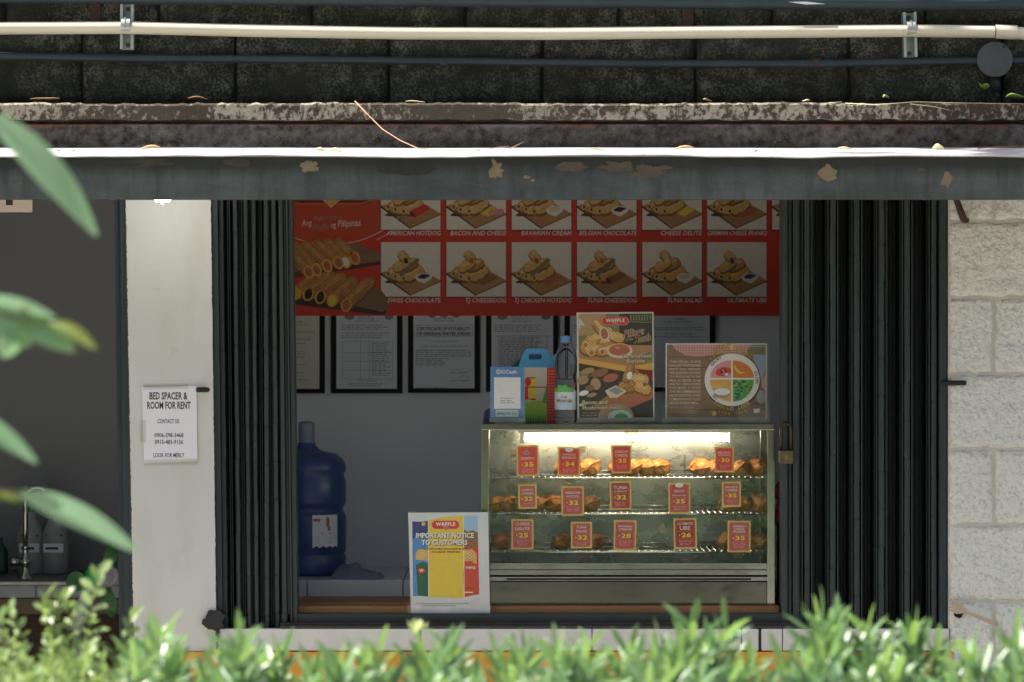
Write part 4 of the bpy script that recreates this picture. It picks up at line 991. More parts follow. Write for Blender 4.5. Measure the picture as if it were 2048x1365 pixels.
cpart(cb(978.6, 1534.4, 0.018, DD-0.022, 1150, 1162), 'floor_tray', M['steel_dull'])
cpart(cb(964, 978, 0.024, DD-0.022, 1161, 1217), 'side_panel', M['steel']); cpart(cb(1535, 1549, 0.024, DD-0.022, 1161, 1217), 'side_panel', M['steel'])
cpart(cb(963, 1550, 0.024, DD, 1217.4, 1220), 'bottom_panel', M['steel_dull'])
for a in (985, 1515):
    for ya in (0.04, DD-0.06): cpart(cb(a, a+16, ya, ya+0.02, 1220.2, 1231), 'foot', M['black'], 0.002)
# lamp: tube with end caps under a reflector
lamp = thing('lamp_tmp', None, None); 
tubez = Z(877, YD); tb = MB().tube([(X(1049, YD), YD+0.070, tubez), (X(1461, YD), YD+0.070, tubez)], 0.0085, 16)
lt_ = o = tb.build('lamp_tube', m_emit('warm_fluorescent', (1.0, 0.80, 0.56), 19.0), dc, smooth=True); child_at(o, dc)
sub(cpart(cb(1040, 1049, 0.055, 0.085, 866, 887), 'lamp_cap', M['paper']), lt_); sub(cpart(cb(1461, 1466, 0.055, 0.085, 866, 887), 'lamp_cap', M['paper']), lt_)
cpart(cb(1036, 1470, 0.050, 0.090, 861.7, 866), 'lamp_batten', M['paper'])
bpy.data.objects.remove(lamp)
# wire shelves
def rack(py):
    zz = Z(py, YD+0.03); y0, y1 = YD+0.040, YD+DD-0.025; xa, xb = X(980, YD)+0.002, X(1533, YD)-0.002
    b = MB()
    b.tube([(xa, y0, zz), (xb, y0, zz)], 0.0024, 8); b.tube([(xa, y1, zz), (xb, y1, zz)], 0.0024, 8)
    b.tube([(xa, (y0+y1)/2, zz-0.003), (xb, (y0+y1)/2, zz-0.003)], 0.002, 6)
    n = 46
    for k in range(n+1):
        x = xa + 0.004 + (xb-xa-0.008)*k/n; b.tube([(x, y0, zz+0.002), (x, y1, zz+0.002), (x, y1+0.001, zz+0.012)], 0.0013, 5)
    b.tube([(xa, y1, zz+0.012), (xb, y1, zz+0.012)], 0.0016, 6)
    o = b.build('wire_shelf', M['chrome'], dc, smooth=True); child_at(o, dc); return zz + 0.0035
RZ = [rack(957), rack(1029), rack(1105)]
M['tape'] = m_glass('yellowed_tape', (0.80, 0.74, 0.62), 1.45, 0.12, 0.8)
# old tape scraps and smears left on the panes
for px, py, w, h in ((1028, 908, 16, 18), (1165, 900, 14, 16), (1262, 868, 30, 40), (1022, 977, 20, 16), (1435, 981, 16, 17), (1325, 1060, 26, 20), (1442, 1048, 20, 16), (1370, 930, 6, 40)):
    o = MB().prism([(X(a, YD), Z(c, YD)) for a, c in blob(px, py, w, h, px*.01, n=14, rag=.35)], YD+0.0108, YD+0.0117).build('tape_scrap', M['tape'], dc); child_at(o, dc); sub(o, fp_)

# ------------------------------------------------------------------ filled waffles on the shelves
WM = m_waffle('golden_waffle', (0.50, 0.19, 0.04), (0.68, 0.32, 0.085), (0.28, 0.085, 0.015))
WM2 = m_waffle('brown_waffle', (0.36, 0.13, 0.028), (0.54, 0.22, 0.055), (0.20, 0.06, 0.012))
def waffle_mesh(seed, L=0.10, r=0.0225, hole=False):
    rnd = random.Random(seed); b = MB(); nu, nv = 64, 40; vs = []
    for j in range(nv+1):
        v = j/nv; e = (1 - abs(2*v-1)**3.2)**0.5 if 0 < j < nv else 0.10
        for i in range(nu):
            a = 2*math.pi*i/nu
            grid = 0.17*max(max(0, math.sin(a*4 + v*12))**3, max(0, math.sin(a*4 - v*12 + 1))**3)
            rr = r*e*(0.93 + grid + 0.08*noise.noise(Vector((math.cos(a)*2+seed, math.sin(a)*2, v*5))))
            vs.append((rr*math.cos(a)*1.04, -L/2 + L*v, rr*math.sin(a)*0.96))
    fs = [(j*nu+i, j*nu+(i+1) % nu, (j+1)*nu+(i+1) % nu, (j+1)*nu+i) for j in range(nv) for i in range(nu)]
    fs += [tuple(range(nu)), tuple(range(nv*nu+nu-1, nv*nu-1, -1))]
    b.add(vs, fs)
    # ragged flange where the two halves of the mould met
    m = 44; tilt = math.radians(rnd.uniform(20, 42)); ring = []
    for k in range(m):
        a = 2*math.pi*k/m; ca, sa = math.cos(a), math.sin(a)
        cx = (abs(ca)**0.7)*math.copysign(1, ca); cy = (abs(sa)**0.5)*math.copysign(1, sa)
        w = 1 + 0.12*noise.noise(Vector((ca*3+seed, sa*3, 1))); lift = 0.006*noise.noise(Vector((ca*2, sa*2, seed)))
        for f, dz in ((0.78, 0.0026), (1.24*w, 0.0022+lift), (1.24*w, -0.0022+lift), (0.78, -0.0026)):
            x = r*cx*f; y = (L/2*(0.86 if f < 1 else 1.04*w**.5))*cy
            ring.append((x*math.cos(tilt) - dz*math.sin(tilt), y, x*math.sin(tilt) + dz*math.cos(tilt)))
    b.add(ring, [(k*4+q, k*4+q+1, ((k+1) % m)*4+q+1, ((k+1) % m)*4+q) for k in range(m) for q in range(3)])
    return b
wproto = []
for sd in range(6):
    o = waffle_mesh(sd*3.7+1).build('stuffed_waffle', WM, smooth=True); wproto.append(o.data); bpy.data.objects.remove(o)
rows_w = [[(1131, 0, 'stuffed waffle behind the banana price card, its left end showing'), (1180, 0, 'golden stuffed waffle just to the right of the banana price card'), (1236, 0, 'golden stuffed waffle behind the cream cheese price card'), (1262, 0, 'golden stuffed waffle peeping out beside the cream cheese price card'), (1290, 0, 'golden stuffed waffle second from the end of the cream cheese row'), (1319, 0, 'golden stuffed waffle ending the row right of the cream cheese card'),
           (1401, 0, 'golden stuffed waffle with a hole in its end, left of Belgian chocolate card'), (1430, 0, 'golden stuffed waffle left behind the Belgian chocolate price card'), (1455, 0, 'golden stuffed waffle right behind the Belgian chocolate price card'), (1482, 0, 'golden stuffed waffle just to the right of the Belgian chocolate card'), (1514, 0, 'golden stuffed waffle at the lamp-lit shelf end by the corner post')],
          [(991, 1, 'brown stuffed waffle at the left end of the middle shelf'), (1018, 1, 'brown stuffed waffle second from the left on the middle shelf'), (1049, 1, 'brown stuffed waffle behind the ham and cheese price card'), (1073, 1, 'brown stuffed waffle peeping out right of the ham and cheese card'), (1110, 1, 'brown stuffed waffle just to the left of the American hotdog card'), (1145, 1, 'brown stuffed waffle behind the American hotdog price card'), (1181, 1, 'brown stuffed waffle just to the right of the American hotdog card'),
           (1456, 1, 'brown stuffed waffle behind the bacon and cheese price card'), (1488, 1, 'brown stuffed waffle just to the right of the bacon and cheese card'), (1517, 1, 'brown stuffed waffle with upturned rim at right end of middle shelf')],
          [(1004, 1, 'dark brown stuffed waffle alone left of the cheese delite card'), (1124, 1, 'dark brown stuffed waffle just to the left of the tuna salad card'), (1163, 1, 'dark brown stuffed waffle behind the tuna salad price card'), (1190, 1, 'dark brown stuffed waffle just right of the tuna salad card'), (1456, 1, 'dark brown stuffed waffle at the left edge of the German franks card'), (1517, 1, 'dark brown stuffed waffle at the right end of the bottom shelf')]]
wmat2 = []
for me in wproto[:4]:
    m2 = me.copy(); m2.materials.clear(); m2.materials.append(WM2); wmat2.append(m2)
for r, row in enumerate(rows_w):
    for k, (px, br, lb) in enumerate(row):
        rnd = random.Random(r*40+k*3+5); me = (wmat2 if br else wproto)[(k*5+r*2) % (4 if br else 6)]
        o = bpy.data.objects.new('stuffed_waffle', me); COL.objects.link(o)
        yy = YD + 0.125 + rnd.uniform(-0.01, 0.012); sc = rnd.uniform(0.94, 1.06)
        o.location = (X(px, yy), yy, RZ[r] + 0.0215*sc); o.scale = (sc, sc, sc*(1.0 if r != 1 or k < 9 else 1.25))
        o.rotation_euler = (0, rnd.choice((-1, -1, -1, 1))*rnd.uniform(-0.2, 0.25), rnd.choice((-1, 1))*rnd.uniform(0.10, 0.38))
        tag(o, lb, 'waffle', 'stuffed waffles in the display case')

# ------------------------------------------------------------------ red price cards stuck on the pane
cards = [(1035, 892, 1077, 952, 'red', [('CHEESEDOG', 919, 4.2, 28)], '35', 'cheesedog price card, 35, with grey medallion above the name', 'medal'),
         (1116, 896, 1159, 952, 'red', [('CARAMELIZED', 911, 3.4, 27), ('BANANA', 918, 5, 28)], '34', 'caramelized banana price card, 34, with white starburst', 'burst'),
         (1224, 892, 1262, 946, 'red', [('CREAM', 906, 5, 25), ('CHEESE', 913.5, 5, 25)], '35', 'cream cheese price card, 35, brightly lit below the lamp', ''),
         (1430, 895, 1467, 944, 'red', [('BELGIAN', 907.5, 4.6, 24), ('CHOCOLATE', 912.5, 3.4, 24)], '30', 'Belgian chocolate price card, 30, on the lamp-lit shelf', ''),
         (1038, 970, 1073, 1017, 'pinkred', [('HAM N\'', 982.5, 4.6, 23), ('CHEESE', 989.5, 4.6, 23)], '32', 'ham and cheese price card, 32, on the middle row', ''),
         (1124, 974, 1167, 1031, 'pinkred', [('AMERICAN', 988, 4.6, 30), ('HOTDOG', 995.5, 4.4, 25)], '32', 'American hotdog price card, 32, on the middle row', ''),
         (1221, 964, 1262, 1019, 'darkred2', [('TUNA', 979, 7, 28), ('CHEESEDOG', 984.5, 3, 27)], '32', 'tuna cheesedog price card, 32, on the middle row', ''),
         (1338, 967, 1380, 1027, 'pinkred', [('BACON', 985, 4.6, 20), ('Mushroom melts', 992.5, 3, 27)], '35', 'bacon and mushroom melts price card, 35, with white starburst', 'burst'),
         (1445, 965, 1481, 1013, 'pinkred', [('BACON &', 976.5, 4.2, 24), ('CHEESE', 983, 4.6, 24)], '35', 'bacon and cheese price card, 35, nearest the case corner post', ''),
         (1024, 1040, 1066, 1098, 'pinkred', [('CHEESE', 1051, 5.6, 29), ('DELITE', 1060.5, 5.8, 29)], '25', 'cheese delite price card, 25, on the bottom row', ''),
         (1143, 1045, 1183, 1096, 'pinkred', [('TUNA', 1057, 5, 21), ('SALAD', 1065, 5, 22)], '32', 'tuna salad price card, 32, leaning on a strip of tape', ''),
         (1228, 1042, 1271, 1100, 'pinkred', [('BAVARIAN', 1055, 4.4, 28), ('CREAM', 1061.5, 5, 26)], '28', 'Bavarian cream price card, 28, on the bottom row', ''),
         (1349, 1038, 1393, 1097, 'darkred2', [('ULTIMATE', 1050, 4.6, 30), ('UBE', 1060, 7.4, 21)], '26', 'ultimate ube price card, 26, on the bottom row', ''),
         (1456, 1043, 1500, 1104, 'pinkred', [('GERMAN', 1055, 4.4, 26), ('CHEESE', 1060.5, 4.4, 22), ('FRANKS', 1066, 4.4, 25)], '35', 'German cheese franks price card, 35, with torn plastic sleeve', 'sleeve')]
I['pinkred'] = ink('pinkred', (0.46, 0.075, 0.075)); I['darkred2'] = ink('darkred2', (0.34, 0.018, 0.022))
I['card_yellow'] = ink('card_yellow', (0.66, 0.46, 0.12)); I['card_white'] = ink('card_white', (0.70, 0.66, 0.60)); I['price'] = ink('price', (0.85, 0.66, 0.05)); I['faintpink'] = ink('faintpink', (0.62, 0.26, 0.24))
for (a, c, a2, c2, colr, names, price, lb, extra) in cards:
    yy = YD + 0.0105
    f = Flat('price_card', 'red ' + lb, 'price card', a-1, c-1, a2+1, c2+1, yy, I['card_yellow'], 0.0012, 'red price cards on the case glass', rot=(0, math.radians(RNG.uniform(-1.2, 1.2)), 0))
    r_ = 3.0; x0, y0, x1, y1 = a+2.2, c+2.2, a2-2.2, c2-2.2
    pts = []
    for (qx, qy, s0) in ((x1-r_, y1-r_, 0), (x0+r_, y1-r_, 90), (x0+r_, y0+r_, 180), (x1-r_, y0+r_, 270)):
        for k in range(4): q = math.radians(s0 + 30*k); pts.append((qx + r_*math.cos(q), qy + r_*math.sin(q)))
    f.poly(pts[::-1], I[colr], 1, 'print_panel')
    cx = (a+a2)/2
    for k in range(9):       # dashed inner border
        q = x0+3+(x1-x0-8)*k/8; f.rect(q, y0+2.0, q+2, y0+2.6, I['faintpink'], 2, 'print_panel'); f.rect(q, y1-2.6, q+2, y1-2.0, I['faintpink'], 2, 'print_panel')
    for k in range(12):
        q = y0+3+(y1-y0-8)*k/11; f.rect(x0+2.0, q, x0+2.6, q+2.2, I['faintpink'], 2, 'print_panel'); f.rect(x1-2.6, q, x1-2.0, q+2.2, I['faintpink'], 2, 'print_panel')
    for (tx, by, cap, wd) in names: f.text(tx, cx, by, cap, I['card_white'], 3, 'flavour_name', width=wd, bold=.014)
    last = names[-1][1]; cap = 8.6 if (a2-a) > 39 else 7.6; pb = last + 4.5 + cap + (1.5 if cap > 8 else 0)
    f.rect(x0+5, last+2.6, x1-5, last+3.2, I['faintpink'], 2, 'print_panel'); f.rect(x0+5, pb+3, x1-5, pb+3.6, I['faintpink'], 2, 'print_panel')
    f.text(price, cx+2, pb, cap, I['price'], 3, 'price', width=cap*2.25, bold=.022); f.text('P', cx-cap*1.28, pb-cap*.2, cap*.45, I['price'], 3, 'price', bold=.02); f.rect(cx-cap*1.28-2, pb-cap*.52, cx-cap*1.28+2, pb-cap*.46, I['price'], 3, 'price')
    q = pb+6.5; k = 0
    while q < y1-4 and k < 4: rules(f, x0+6+k, x1-5-k, (q,), I['faintpink'], jag=False); q += 2.8; k += 1
    if extra == 'medal': f.ell(cx-2, c+14, 6.4, 4.4, I['grey'], 2, 'medallion'); f.ell(cx-2, c+14, 4, 2.6, I['faint'], 2.4, 'medallion')
    if extra == 'burst':
        pts = []
        for k in range(20): q = 2*math.pi*k/20; rr = 9 if k % 2 else 7; pts.append((cx + rr*math.cos(q), c+4+rr*.55*math.sin(q)))
        f.poly(pts, I['white'], 2.6, 'starburst'); f.text('New', cx, c+6, 4, I['grey'], 3.4, 'starburst', width=7, shear=.2)
    f.done()
    # clear sleeve, a little larger than the card
    k = 1 if extra != 'sleeve' else 2
    MB().box((-(a2-a)/2-5)*f.s, ((a2-a)/2+4)*f.s, -0.0048, -0.0042, -5*k*f.s, ((c2-c)+7)*f.s).build('clear_sleeve', M['film'], f.root)

# ------------------------------------------------------------------ things standing on the display case
ztop = Z(848, YD) + 0.0006
def logo(f, cx, cy, w, h, layer=3):
    """pill-shaped shop logo with a hanging waffle triangle"""
    pts = []
    for s0, sx in ((-90, 1), (90, -1)):
        for k in range(9): q = math.radians(s0 + 180*k/8); pts.append((cx + sx*(w/2-h/2) + h/2*math.cos(q), cy + h/2*math.sin(q)))
    f.poly([(cx + (a-cx)*1.05, cy + (c-cy)*1.12) for a, c in pts], I['pink'], layer, 'logo'); f.poly(pts, I['red'], layer+.3, 'logo')
    f.poly([(cx-h*.72, cy-h*.35), (cx+h*.72, cy-h*.35), (cx, cy+h*.75)], I['meat'], layer+.5, 'logo')
    for k in (-1, 0, 1):
        f.line([(cx+k*h*.36-h*.2, cy-h*.35), (cx+k*h*.18+h*.12, cy+h*.42)], .6, I['pink'], layer+.7, 'logo'); f.line([(cx+k*h*.36+h*.2, cy-h*.35), (cx+k*h*.18-h*.12, cy+h*.42)], .6, I['pink'], layer+.7, 'logo')
    f.text('WAFFLE', cx, cy+h*.12, h*.42, I['white'], layer+1, 'logo', width=w*.72, bold=.03, spacing=1.15)

def acrylic(f, px0, py0, px1, py1, base_py, y):
    """clear holder: front sheet, upturned back and foot"""
    w = (px1-px0)/2*f.s; h = (py1-py0)*f.s; cx = ((px0+px1)/2 - f.cx)*f.s; dz = (f.py1-py1)*f.s; zb = (f.py1-base_py)*f.s
    MB().box(cx-w, cx+w, -0.0068, -0.0053, zb, dz+h).build('clear_front', M['acrylic'], f.root)
    MB().box(cx-w, cx+w, -0.030, 0.035, zb, zb+0.0022).build('clear_foot', M['acrylic'], f.root)
    MB().box(cx-w, cx+w, -0.0052, 0.004, zb+0.0024, (f.py1-(base_py-10))*f.s).build('foot_strip', plain('grey_acrylic_edge', (0.30, 0.30, 0.27), 0.3, var=0.2, scale=30), f.root)

YP = YD + 0.05
f = Flat('waffle_poster', 'tall poster of filled waffles and dipping sauce in clear stand on the case', 'poster', 1155, 625, 1309, 838, YP, plain('poster_edge', (0.62, 0.60, 0.52), 0.4, var=0.05), 0.0025)
f.root.rotation_euler = (0, math.radians(-0.5), 0)
x0, x1 = 1158.5, 1306
f.rect(x0, 628, x1, 836, I['olive'], .4); f.rect(1240, 628, x1, 700, I['dark'], .6); f.poly([(x0, 628), (1215, 628), (1200, 665), (x0, 672)], I['palewood'], .7)
for k in range(8): f.rect(1262+k*5.5, 630, 1265+k*5.5, 642, I['olive'], .9)
f.line([(1250, 644), (x1, 646)], 2, I['olive'], 1)
f.poly([(1160, 636), (1166, 642), (1172, 652), (1164, 650), (1161, 660), (1159, 650)], I['softgreen'], 1)
f.poly([(x0, 704), (1230, 690), (x1, 692), (x1, 724), (1262, 734), (x0, 716)], I['woodprint'], 1.2); f.poly([(x0, 716), (1262, 734), (x1, 726), (x1, 740), (1262, 748), (x0, 726)], I['gold'], 1.3); f.poly([(x0, 726), (1262, 746), (1290, 742), (1290, 752), (1230, 770), (x0, 742)], I['darkbrown'], 1.4)
for k, (cx, cy, L, w, an) in enumerate([(1178, 690, 44, 30, 62), (1202, 676, 60, 28, 30), (1222, 684, 58, 28, 14), (1190, 702, 40, 22, 10), (1214, 702, 44, 22, 8), (1236, 676, 32, 22, -20), (1201, 656, 40, 22, -50)]):
    roll(f, cx, cy, L, w, an, I['waffle'] if k % 2 else I['waffle_dark'], 1.6+k*.3, 'picture')
for cx, cy in ((1172, 690), (1184, 706), (1206, 704)): f.ell(cx, cy, 7, 7, I['waffle'], 4, n=12); f.ell(cx, cy, 4, 4, I['meat'], 4.3, n=12)
f.ell(1210, 668, 10, 14, I['cream'], 4, rot=-10); f.ell(1210, 668, 7, 11, I['meat'], 4.3, rot=-10)
f.ell(1240, 702, 26, 15, I['cream'], 4.5); f.ell(1240, 700, 21.5, 12, I['orange'], 4.8); f.ell(1240, 701, 20, 10.5, I['meat'], 5); f.ell(1236, 696, 5, 1.6, I['pink'], 5.3)
f.poly([(1280, 716), (1300, 704), (x1, 708), (x1, 722), (1290, 724)], I['olive'], 2.4)
f.poly([(x0, 752), (x1, 758), (x1, 836), (x0, 836)], I['dark'], 1.6)
for k, (cx, cy, rx, ry, c) in enumerate([(1176, 742, 14, 6, 'tan'), (1200, 746, 18, 8, 'brown'), (1166, 760, 12, 9, 'tan'), (1192, 768, 10, 12, 'palewood'), (1222, 756, 16, 8, 'meat'), (1168, 786, 10, 5, 'white'), (1184, 790, 10, 4, 'tan'), (1168, 808, 12, 3, 'cream'), (1180, 776, 10, 6, 'brown')]): f.ell(cx, cy, rx, ry, I[c], 2+k*.2, rot=-15)
f.poly([(1185, 812), (1224, 786), (1270, 772), (x1, 780), (x1, 796), (1262, 816), (1230, 818)], I['board'], 3.6); f.poly([(1240, 814), (1284, 790), (x1, 784), (x1, 798), (1272, 812)], I['meat'], 3.8); f.poly([(1272, 738), (x1, 742), (x1, 764), (1290, 752)], I['darkred'], 2.6)
for k, (cx, cy, L, w, an) in enumerate([(1262, 756, 40, 24, 60), (1280, 762, 40, 28, -12), (1256, 774, 38, 26, 5), (1286, 778, 36, 24, -20), (1258, 748, 40, 18, 66)]): roll(f, cx, cy, L, w, an, I['waffle'] if k % 2 else I['waffle_big'], 4+k*.3, 'picture')
f.ell(1260, 752, 5.5, 8, I['white'], 6, rot=12); f.ell(1290, 770, 4, 4, I['brown'], 6)
f.poly([(1210, 782), (1232, 771), (1254, 783), (1234, 796), (1220, 796)], I['cream'], 5.6); f.poly([(1217, 781), (1232, 774), (1248, 783), (1233, 790)], I['grey'], 5.8)
f.poly(arc(1232, 836, 36, 28, 180, 360), I['tan'], 5, 'picture'); f.poly(arc(1240, 836, 24, 16, 180, 360), I['softgreen'], 5.3, 'picture'); f.poly(arc(1242, 836, 14, 9, 180, 360), I['green'], 5.5, 'picture')
logo(f, 1232, 642.5, 52, 15, 6)
for ly, m_, bo in ((7, 'cream', .040), (7.5, 'darkred', .004)):
    f.text('Fillings', 1270, 672, 14, I[m_], ly, 'title', width=44, bold=bo, shear=.3, rot=10); f.text('of the', 1260, 682, 6, I[m_], ly, 'title', width=15, bold=bo, shear=.3, rot=8); f.text('Month', 1287, 684, 14, I[m_], ly, 'title', width=36, bold=bo, shear=.3, rot=10)
for tx, px, py, wd, al in (('Caramelized', 1304, 716, 60, 'r'), ('Banana', 1291, 726, 36, 'r'), ('Bacon and', 1165, 808, 50, 'l'), ('Mushroom melts', 1165, 819, 79, 'l')):
    f.text(tx, px+.8, py+.8, 7.6, I['dark'], 7, 'caption', width=wd, align=al, bold=.05); f.text(tx, px, py, 7.6, I['cream'], 7.4, 'caption', width=wd, align=al, bold=.02)
rules(f, 1165, 1225, (826, 831), I['tan'])
acrylic(f, 1153.5, 624, 1310.5, 838, 846.5, YP); f.done()

YP2 = YD + 0.06
f = Flat('plate_poster', 'landscape food plate poster with round four-part plate in clear stand', 'poster', 1331, 687, 1534, 838, YP2, plain('poster_edge', (0.62, 0.60, 0.52), 0.4), 0.0025)
f.rect(1334, 690, 1531, 836, I['woodprint2'], .5, 'picture')
for k in range(6): f.rect(1334, 714+k*21, 1531, 715+k*21, I['darkbrown'], .7, 'picture')
I['gingham'] = (lambda t: t.set(t.mix(t.math('GREATER_THAN', t.math('SINE', t.math('MULTIPLY', t.sep(t.pos(), 0), 1500.0)), 0.0), t.mix(t.math('GREATER_THAN', t.math('SINE', t.math('MULTIPLY', t.sep(t.pos(), 2), 1500.0)), 0.0), (0.52, 0.06, 0.05), (0.62, 0.26, 0.22)), t.mix(t.math('GREATER_THAN', t.math('SINE', t.math('MULTIPLY', t.sep(t.pos(), 2), 1500.0)), 0.0), (0.62, 0.26, 0.22), (0.66, 0.58, 0.52))), 0.5))(NT('ink_gingham'))
f.poly([(1344, 690), (1500, 690), (1490, 712), (1440, 708), (1400, 714), (1372, 712), (1352, 700)], I['gingham'], .9); f.poly([(1522, 764), (1531, 750), (1531, 782), (1524, 776)], I['gingham'], .9)
f.poly([(1500, 692), (1531, 692), (1531, 735), (1524, 762), (1518, 760), (1508, 720)], I['steelblue'], 1); f.rect(1499, 694, 1531, 710, I['olive'], 1.1); f.ell(1522, 795, 9, 14, I['grey'], 1)
for k in range(5): f.rect(1500+k*2.6, 766+k*3, 1501.4+k*2.6, 786+k*2, I['grey'], 1)
f.poly([(1506, 818), (1520, 818), (1519, 826), (1508, 827)], I['white'], 1)
cx, cy, R_ = 1464, 760, 55
f.ell(cx+1, cy+2, R_+1.5, R_+1, I['dark'], 1.1, n=48); f.ell(cx, cy, R_, R_*.96, I['photo'], 1.4, n=48)
for a0, c in ((90, 'pink'), (0, 'orange'), (180, 'gold'), (270, 'green')):
    ox = 1.8 if a0 in (0, 270) else -1.8; oy = -1.8 if a0 in (0, 90) else 1.8
    f.ell(cx+ox, cy+oy-2, 42, 44 if a0 >= 180 else 35, I[c], 1.8, 'picture', n=16, a0=a0, a1=a0+90)
f.ell(1447, 744, 16, 9, I['red'], 2.2, rot=-10); f.ell(1447, 744, 7, 5, I['darkred'], 2.4); f.line(arc(1441, 745, 7, 5, -60, 60, 8), 1.2, I['white'], 2.6); f.ell(1453, 749, 4, 2.4, I['white'], 2.7, rot=-20)
f.poly(arc(1482, 732, 14, 16, 175, 20, 10)+arc(1486, 724, 16, 20, 60, 160, 10), I['yellow'], 2.4)
f.ell(1444, 788, 16, 9, I['tan'], 2.2); f.ell(1444, 784, 16, 7, I['white'], 2.4)
for q in (1428, 1440): f.line(arc(q, 770, 6, 5, 20, 170, 8), 1.2, I['cream'], 2.5)
rnd = random.Random(4)
for k in range(46):
    a = rnd.uniform(.02, 1.5); rr = 38*rnd.random()**.6; f.ell(cx+3+rr*math.cos(a), cy+1+rr*math.sin(a), rnd.uniform(1.5, 3.2), rnd.uniform(1.2, 2.6), I['darkgreen'] if k % 3 else I['lime'], 2.3+k*.01, n=7)
f.arctext('GROW', cx, cy, 47, -42, 6, I['black'], 3, 'plate_word', bold=.015); f.arctext('GLOW', cx, cy, 47, 84, 6, I['black'], 3, 'plate_word', bold=.015); f.arctext('GO', cx, cy, 51, 225, 6, I['black'], 3, 'plate_word', bold=.015, inside=True)
for d, m, bo in ((0, 'dark', .07), (0, 'yellow', .012)):
    ly = 3.4 if m == 'dark' else 3.8
    f.arctext('EVERY', cx, cy, 66, -18, 6.5, I[m], ly, 'headline', step=6.2, bold=bo); f.arctext("ISKO'S MEAL", cx, cy, 57, -4, 6.5, I[m], ly, 'headline', step=8.4, bold=bo)
    f.arctext('SHOULD LOOK', cx, cy, 61, 180, 6.5, I[m], ly, 'headline', step=7.2, inside=True, bold=bo); f.arctext('LIKE THIS!', cx, cy, 71, 176, 6.5, I[m], ly, 'headline', step=5.6, inside=True, bold=bo)
for sx, sy in ((1463, 695), (1428, 827)):
    pts = []
    for k in range(10): a = math.pi*k/5 - math.pi/2; rr = 7 if k % 2 == 0 else 3; pts.append((sx+rr*math.cos(a), sy+rr*math.sin(a)))
    f.poly(pts, I['yellow'], 4, 'headline')
for k, tx in enumerate(['THIS VISUAL GUIDE', 'CALLED PINGGANG', 'PINOY WILL ANSWER', 'THE QUESTION OF HOW', 'YOU SHOULD EAT IN ONE', 'MEAL IN ORDER TO BE', 'HEALTHY. USING A FOOD', 'PLATE MODEL, IT SHOWS', 'THE RECOMMENDED', 'PROPORTION AND', 'COMBINATION BY FOOD', 'GROUP IN EVERY MEAL.']):
    f.text(tx, 1339, 726+k*7.5, 4.6, I['cream'], 3, 'body_text', width=62 if k < 11 else 58, align='l', bold=.008)
rules(f, 1340, 1400, (815, 818.5, 822, 825.5), I['tan'])
acrylic(f, 1323, 685.5, 1540, 838, 846.5, YP2); f.done()

# payment stand
YG = YD + 0.035
f = Flat('payment_stand', 'small blue payment sign stand with white code card and number strip', 'sign stand', 981, 734, 1048, 843, YG, ink('payblue', (0.10, 0.24, 0.50)), 0.003)
f.rect(988, 755, 1041, 818, I['white'], 1, 'code_card'); f.rect(991, 820, 1037, 834, I['softgreen'], 1, 'number_strip')
f.text('GCash', 1018, 747.5, 7.4, I['white'], 2, 'lettering', width=30, align='c', bold=.015); f.line(arc(997, 744, 4.2, 4.2, 40, 320, 14), 1.3, I['white'], 2, 'emblem'); f.line(arc(997, 744, 2.2, 2.2, 40, 320, 10), 1.0, I['white'], 2, 'emblem'); f.rect(997, 743.4, 1001, 744.8, I['white'], 2, 'emblem'); f.line([(1002, 740), (1002.6, 748)], 1, I['white'], 2, 'emblem')
rules(f, 1000, 1030, (797, 802, 806), I['grey']); f.text('09462741515', 1014, 830.5, 6.5, I['navy'], 2, 'handwriting', width=40, shear=.15)
acrylic(f, 979, 733, 1051, 843, 846.5, YG); f.done()
# navy block behind it
o = MB().prism([(X(a, YD+.1), Z(c, YD+.1)) for a, c in ((966, 848), (969, 822), (976, 818), (990, 818), (990, 848))], YD+0.08, YD+0.15).build('navy_holder', M['navy'], bevel=0.002); tag(o, 'small navy plastic holder half hidden behind the blue payment sign', 'holder')

# gable-top carry box
YX = YD + 0.13
gb = thing('carry_box', 'gable-top cardboard carry box with blue handle, red and green sides', 'carton', (X(1082, YX), YX, Z(846, YX)))
f = Flat(None, None, None, 1048, 738, 1118, 848, YX, ink('boxface', (0.62, 0.56, 0.44)), 0.002, root=gb, part='front_panel')
f.cx = 1082; f.py1 = 846
gb.location = (X(1082, YX), YX, ztop)
f.py1 = 848
f.rect(1050, 806, 1094, 848, I['lime'], 1); f.poly([(1050, 800), (1060, 806), (1094, 803), (1094, 812), (1050, 812)], I['lime'], 1.1); f.poly([(1084, 806), (1094, 770), (1094, 812)], I['green'], 1.2)
f.rect(1050, 775, 1072, 803, I['red'], 1.1); f.rect(1056, 760, 1072, 800, I['yellow'], 1.2); f.rect(1054, 776, 1092, 779, I['meat'], 1.4); f.ell(1056, 766, 6, 9, I['red'], 1.5); f.rect(1060, 757, 1071, 760, I['meat'], 1.5)
for k in range(12): f.poly([(1052+k*3.4, 848), (1053.5+k*3.4, 836-(k*7 % 5)), (1055+k*3.4, 848)], I['darkgreen'], 1.6)
for k in range(4): f.rect(1050, 802+k*2.0, 1062, 802.7+k*2.0, I['white'], 1.7)
f.rect(1094, 738, 1118, 848, I['red'], 1.0, 'side_print')
for k in range(17): f.rect(1097, 744+k*6, 1099, 746.5+k*6, I['pink'], 1.4, 'side_print'); f.rect(1101, 744.5+k*6, 1112, 745.6+k*6, I['pink'], 1.4, 'side_print')
f.done()
sX = S(YX); L_ = lambda px: (px-1082)*sX; H_ = lambda py: (848-py)*sX
MB().box(L_(1048), L_(1118), 0.001, 0.085, 0, H_(738)).build('carton_body', I['red'], gb)
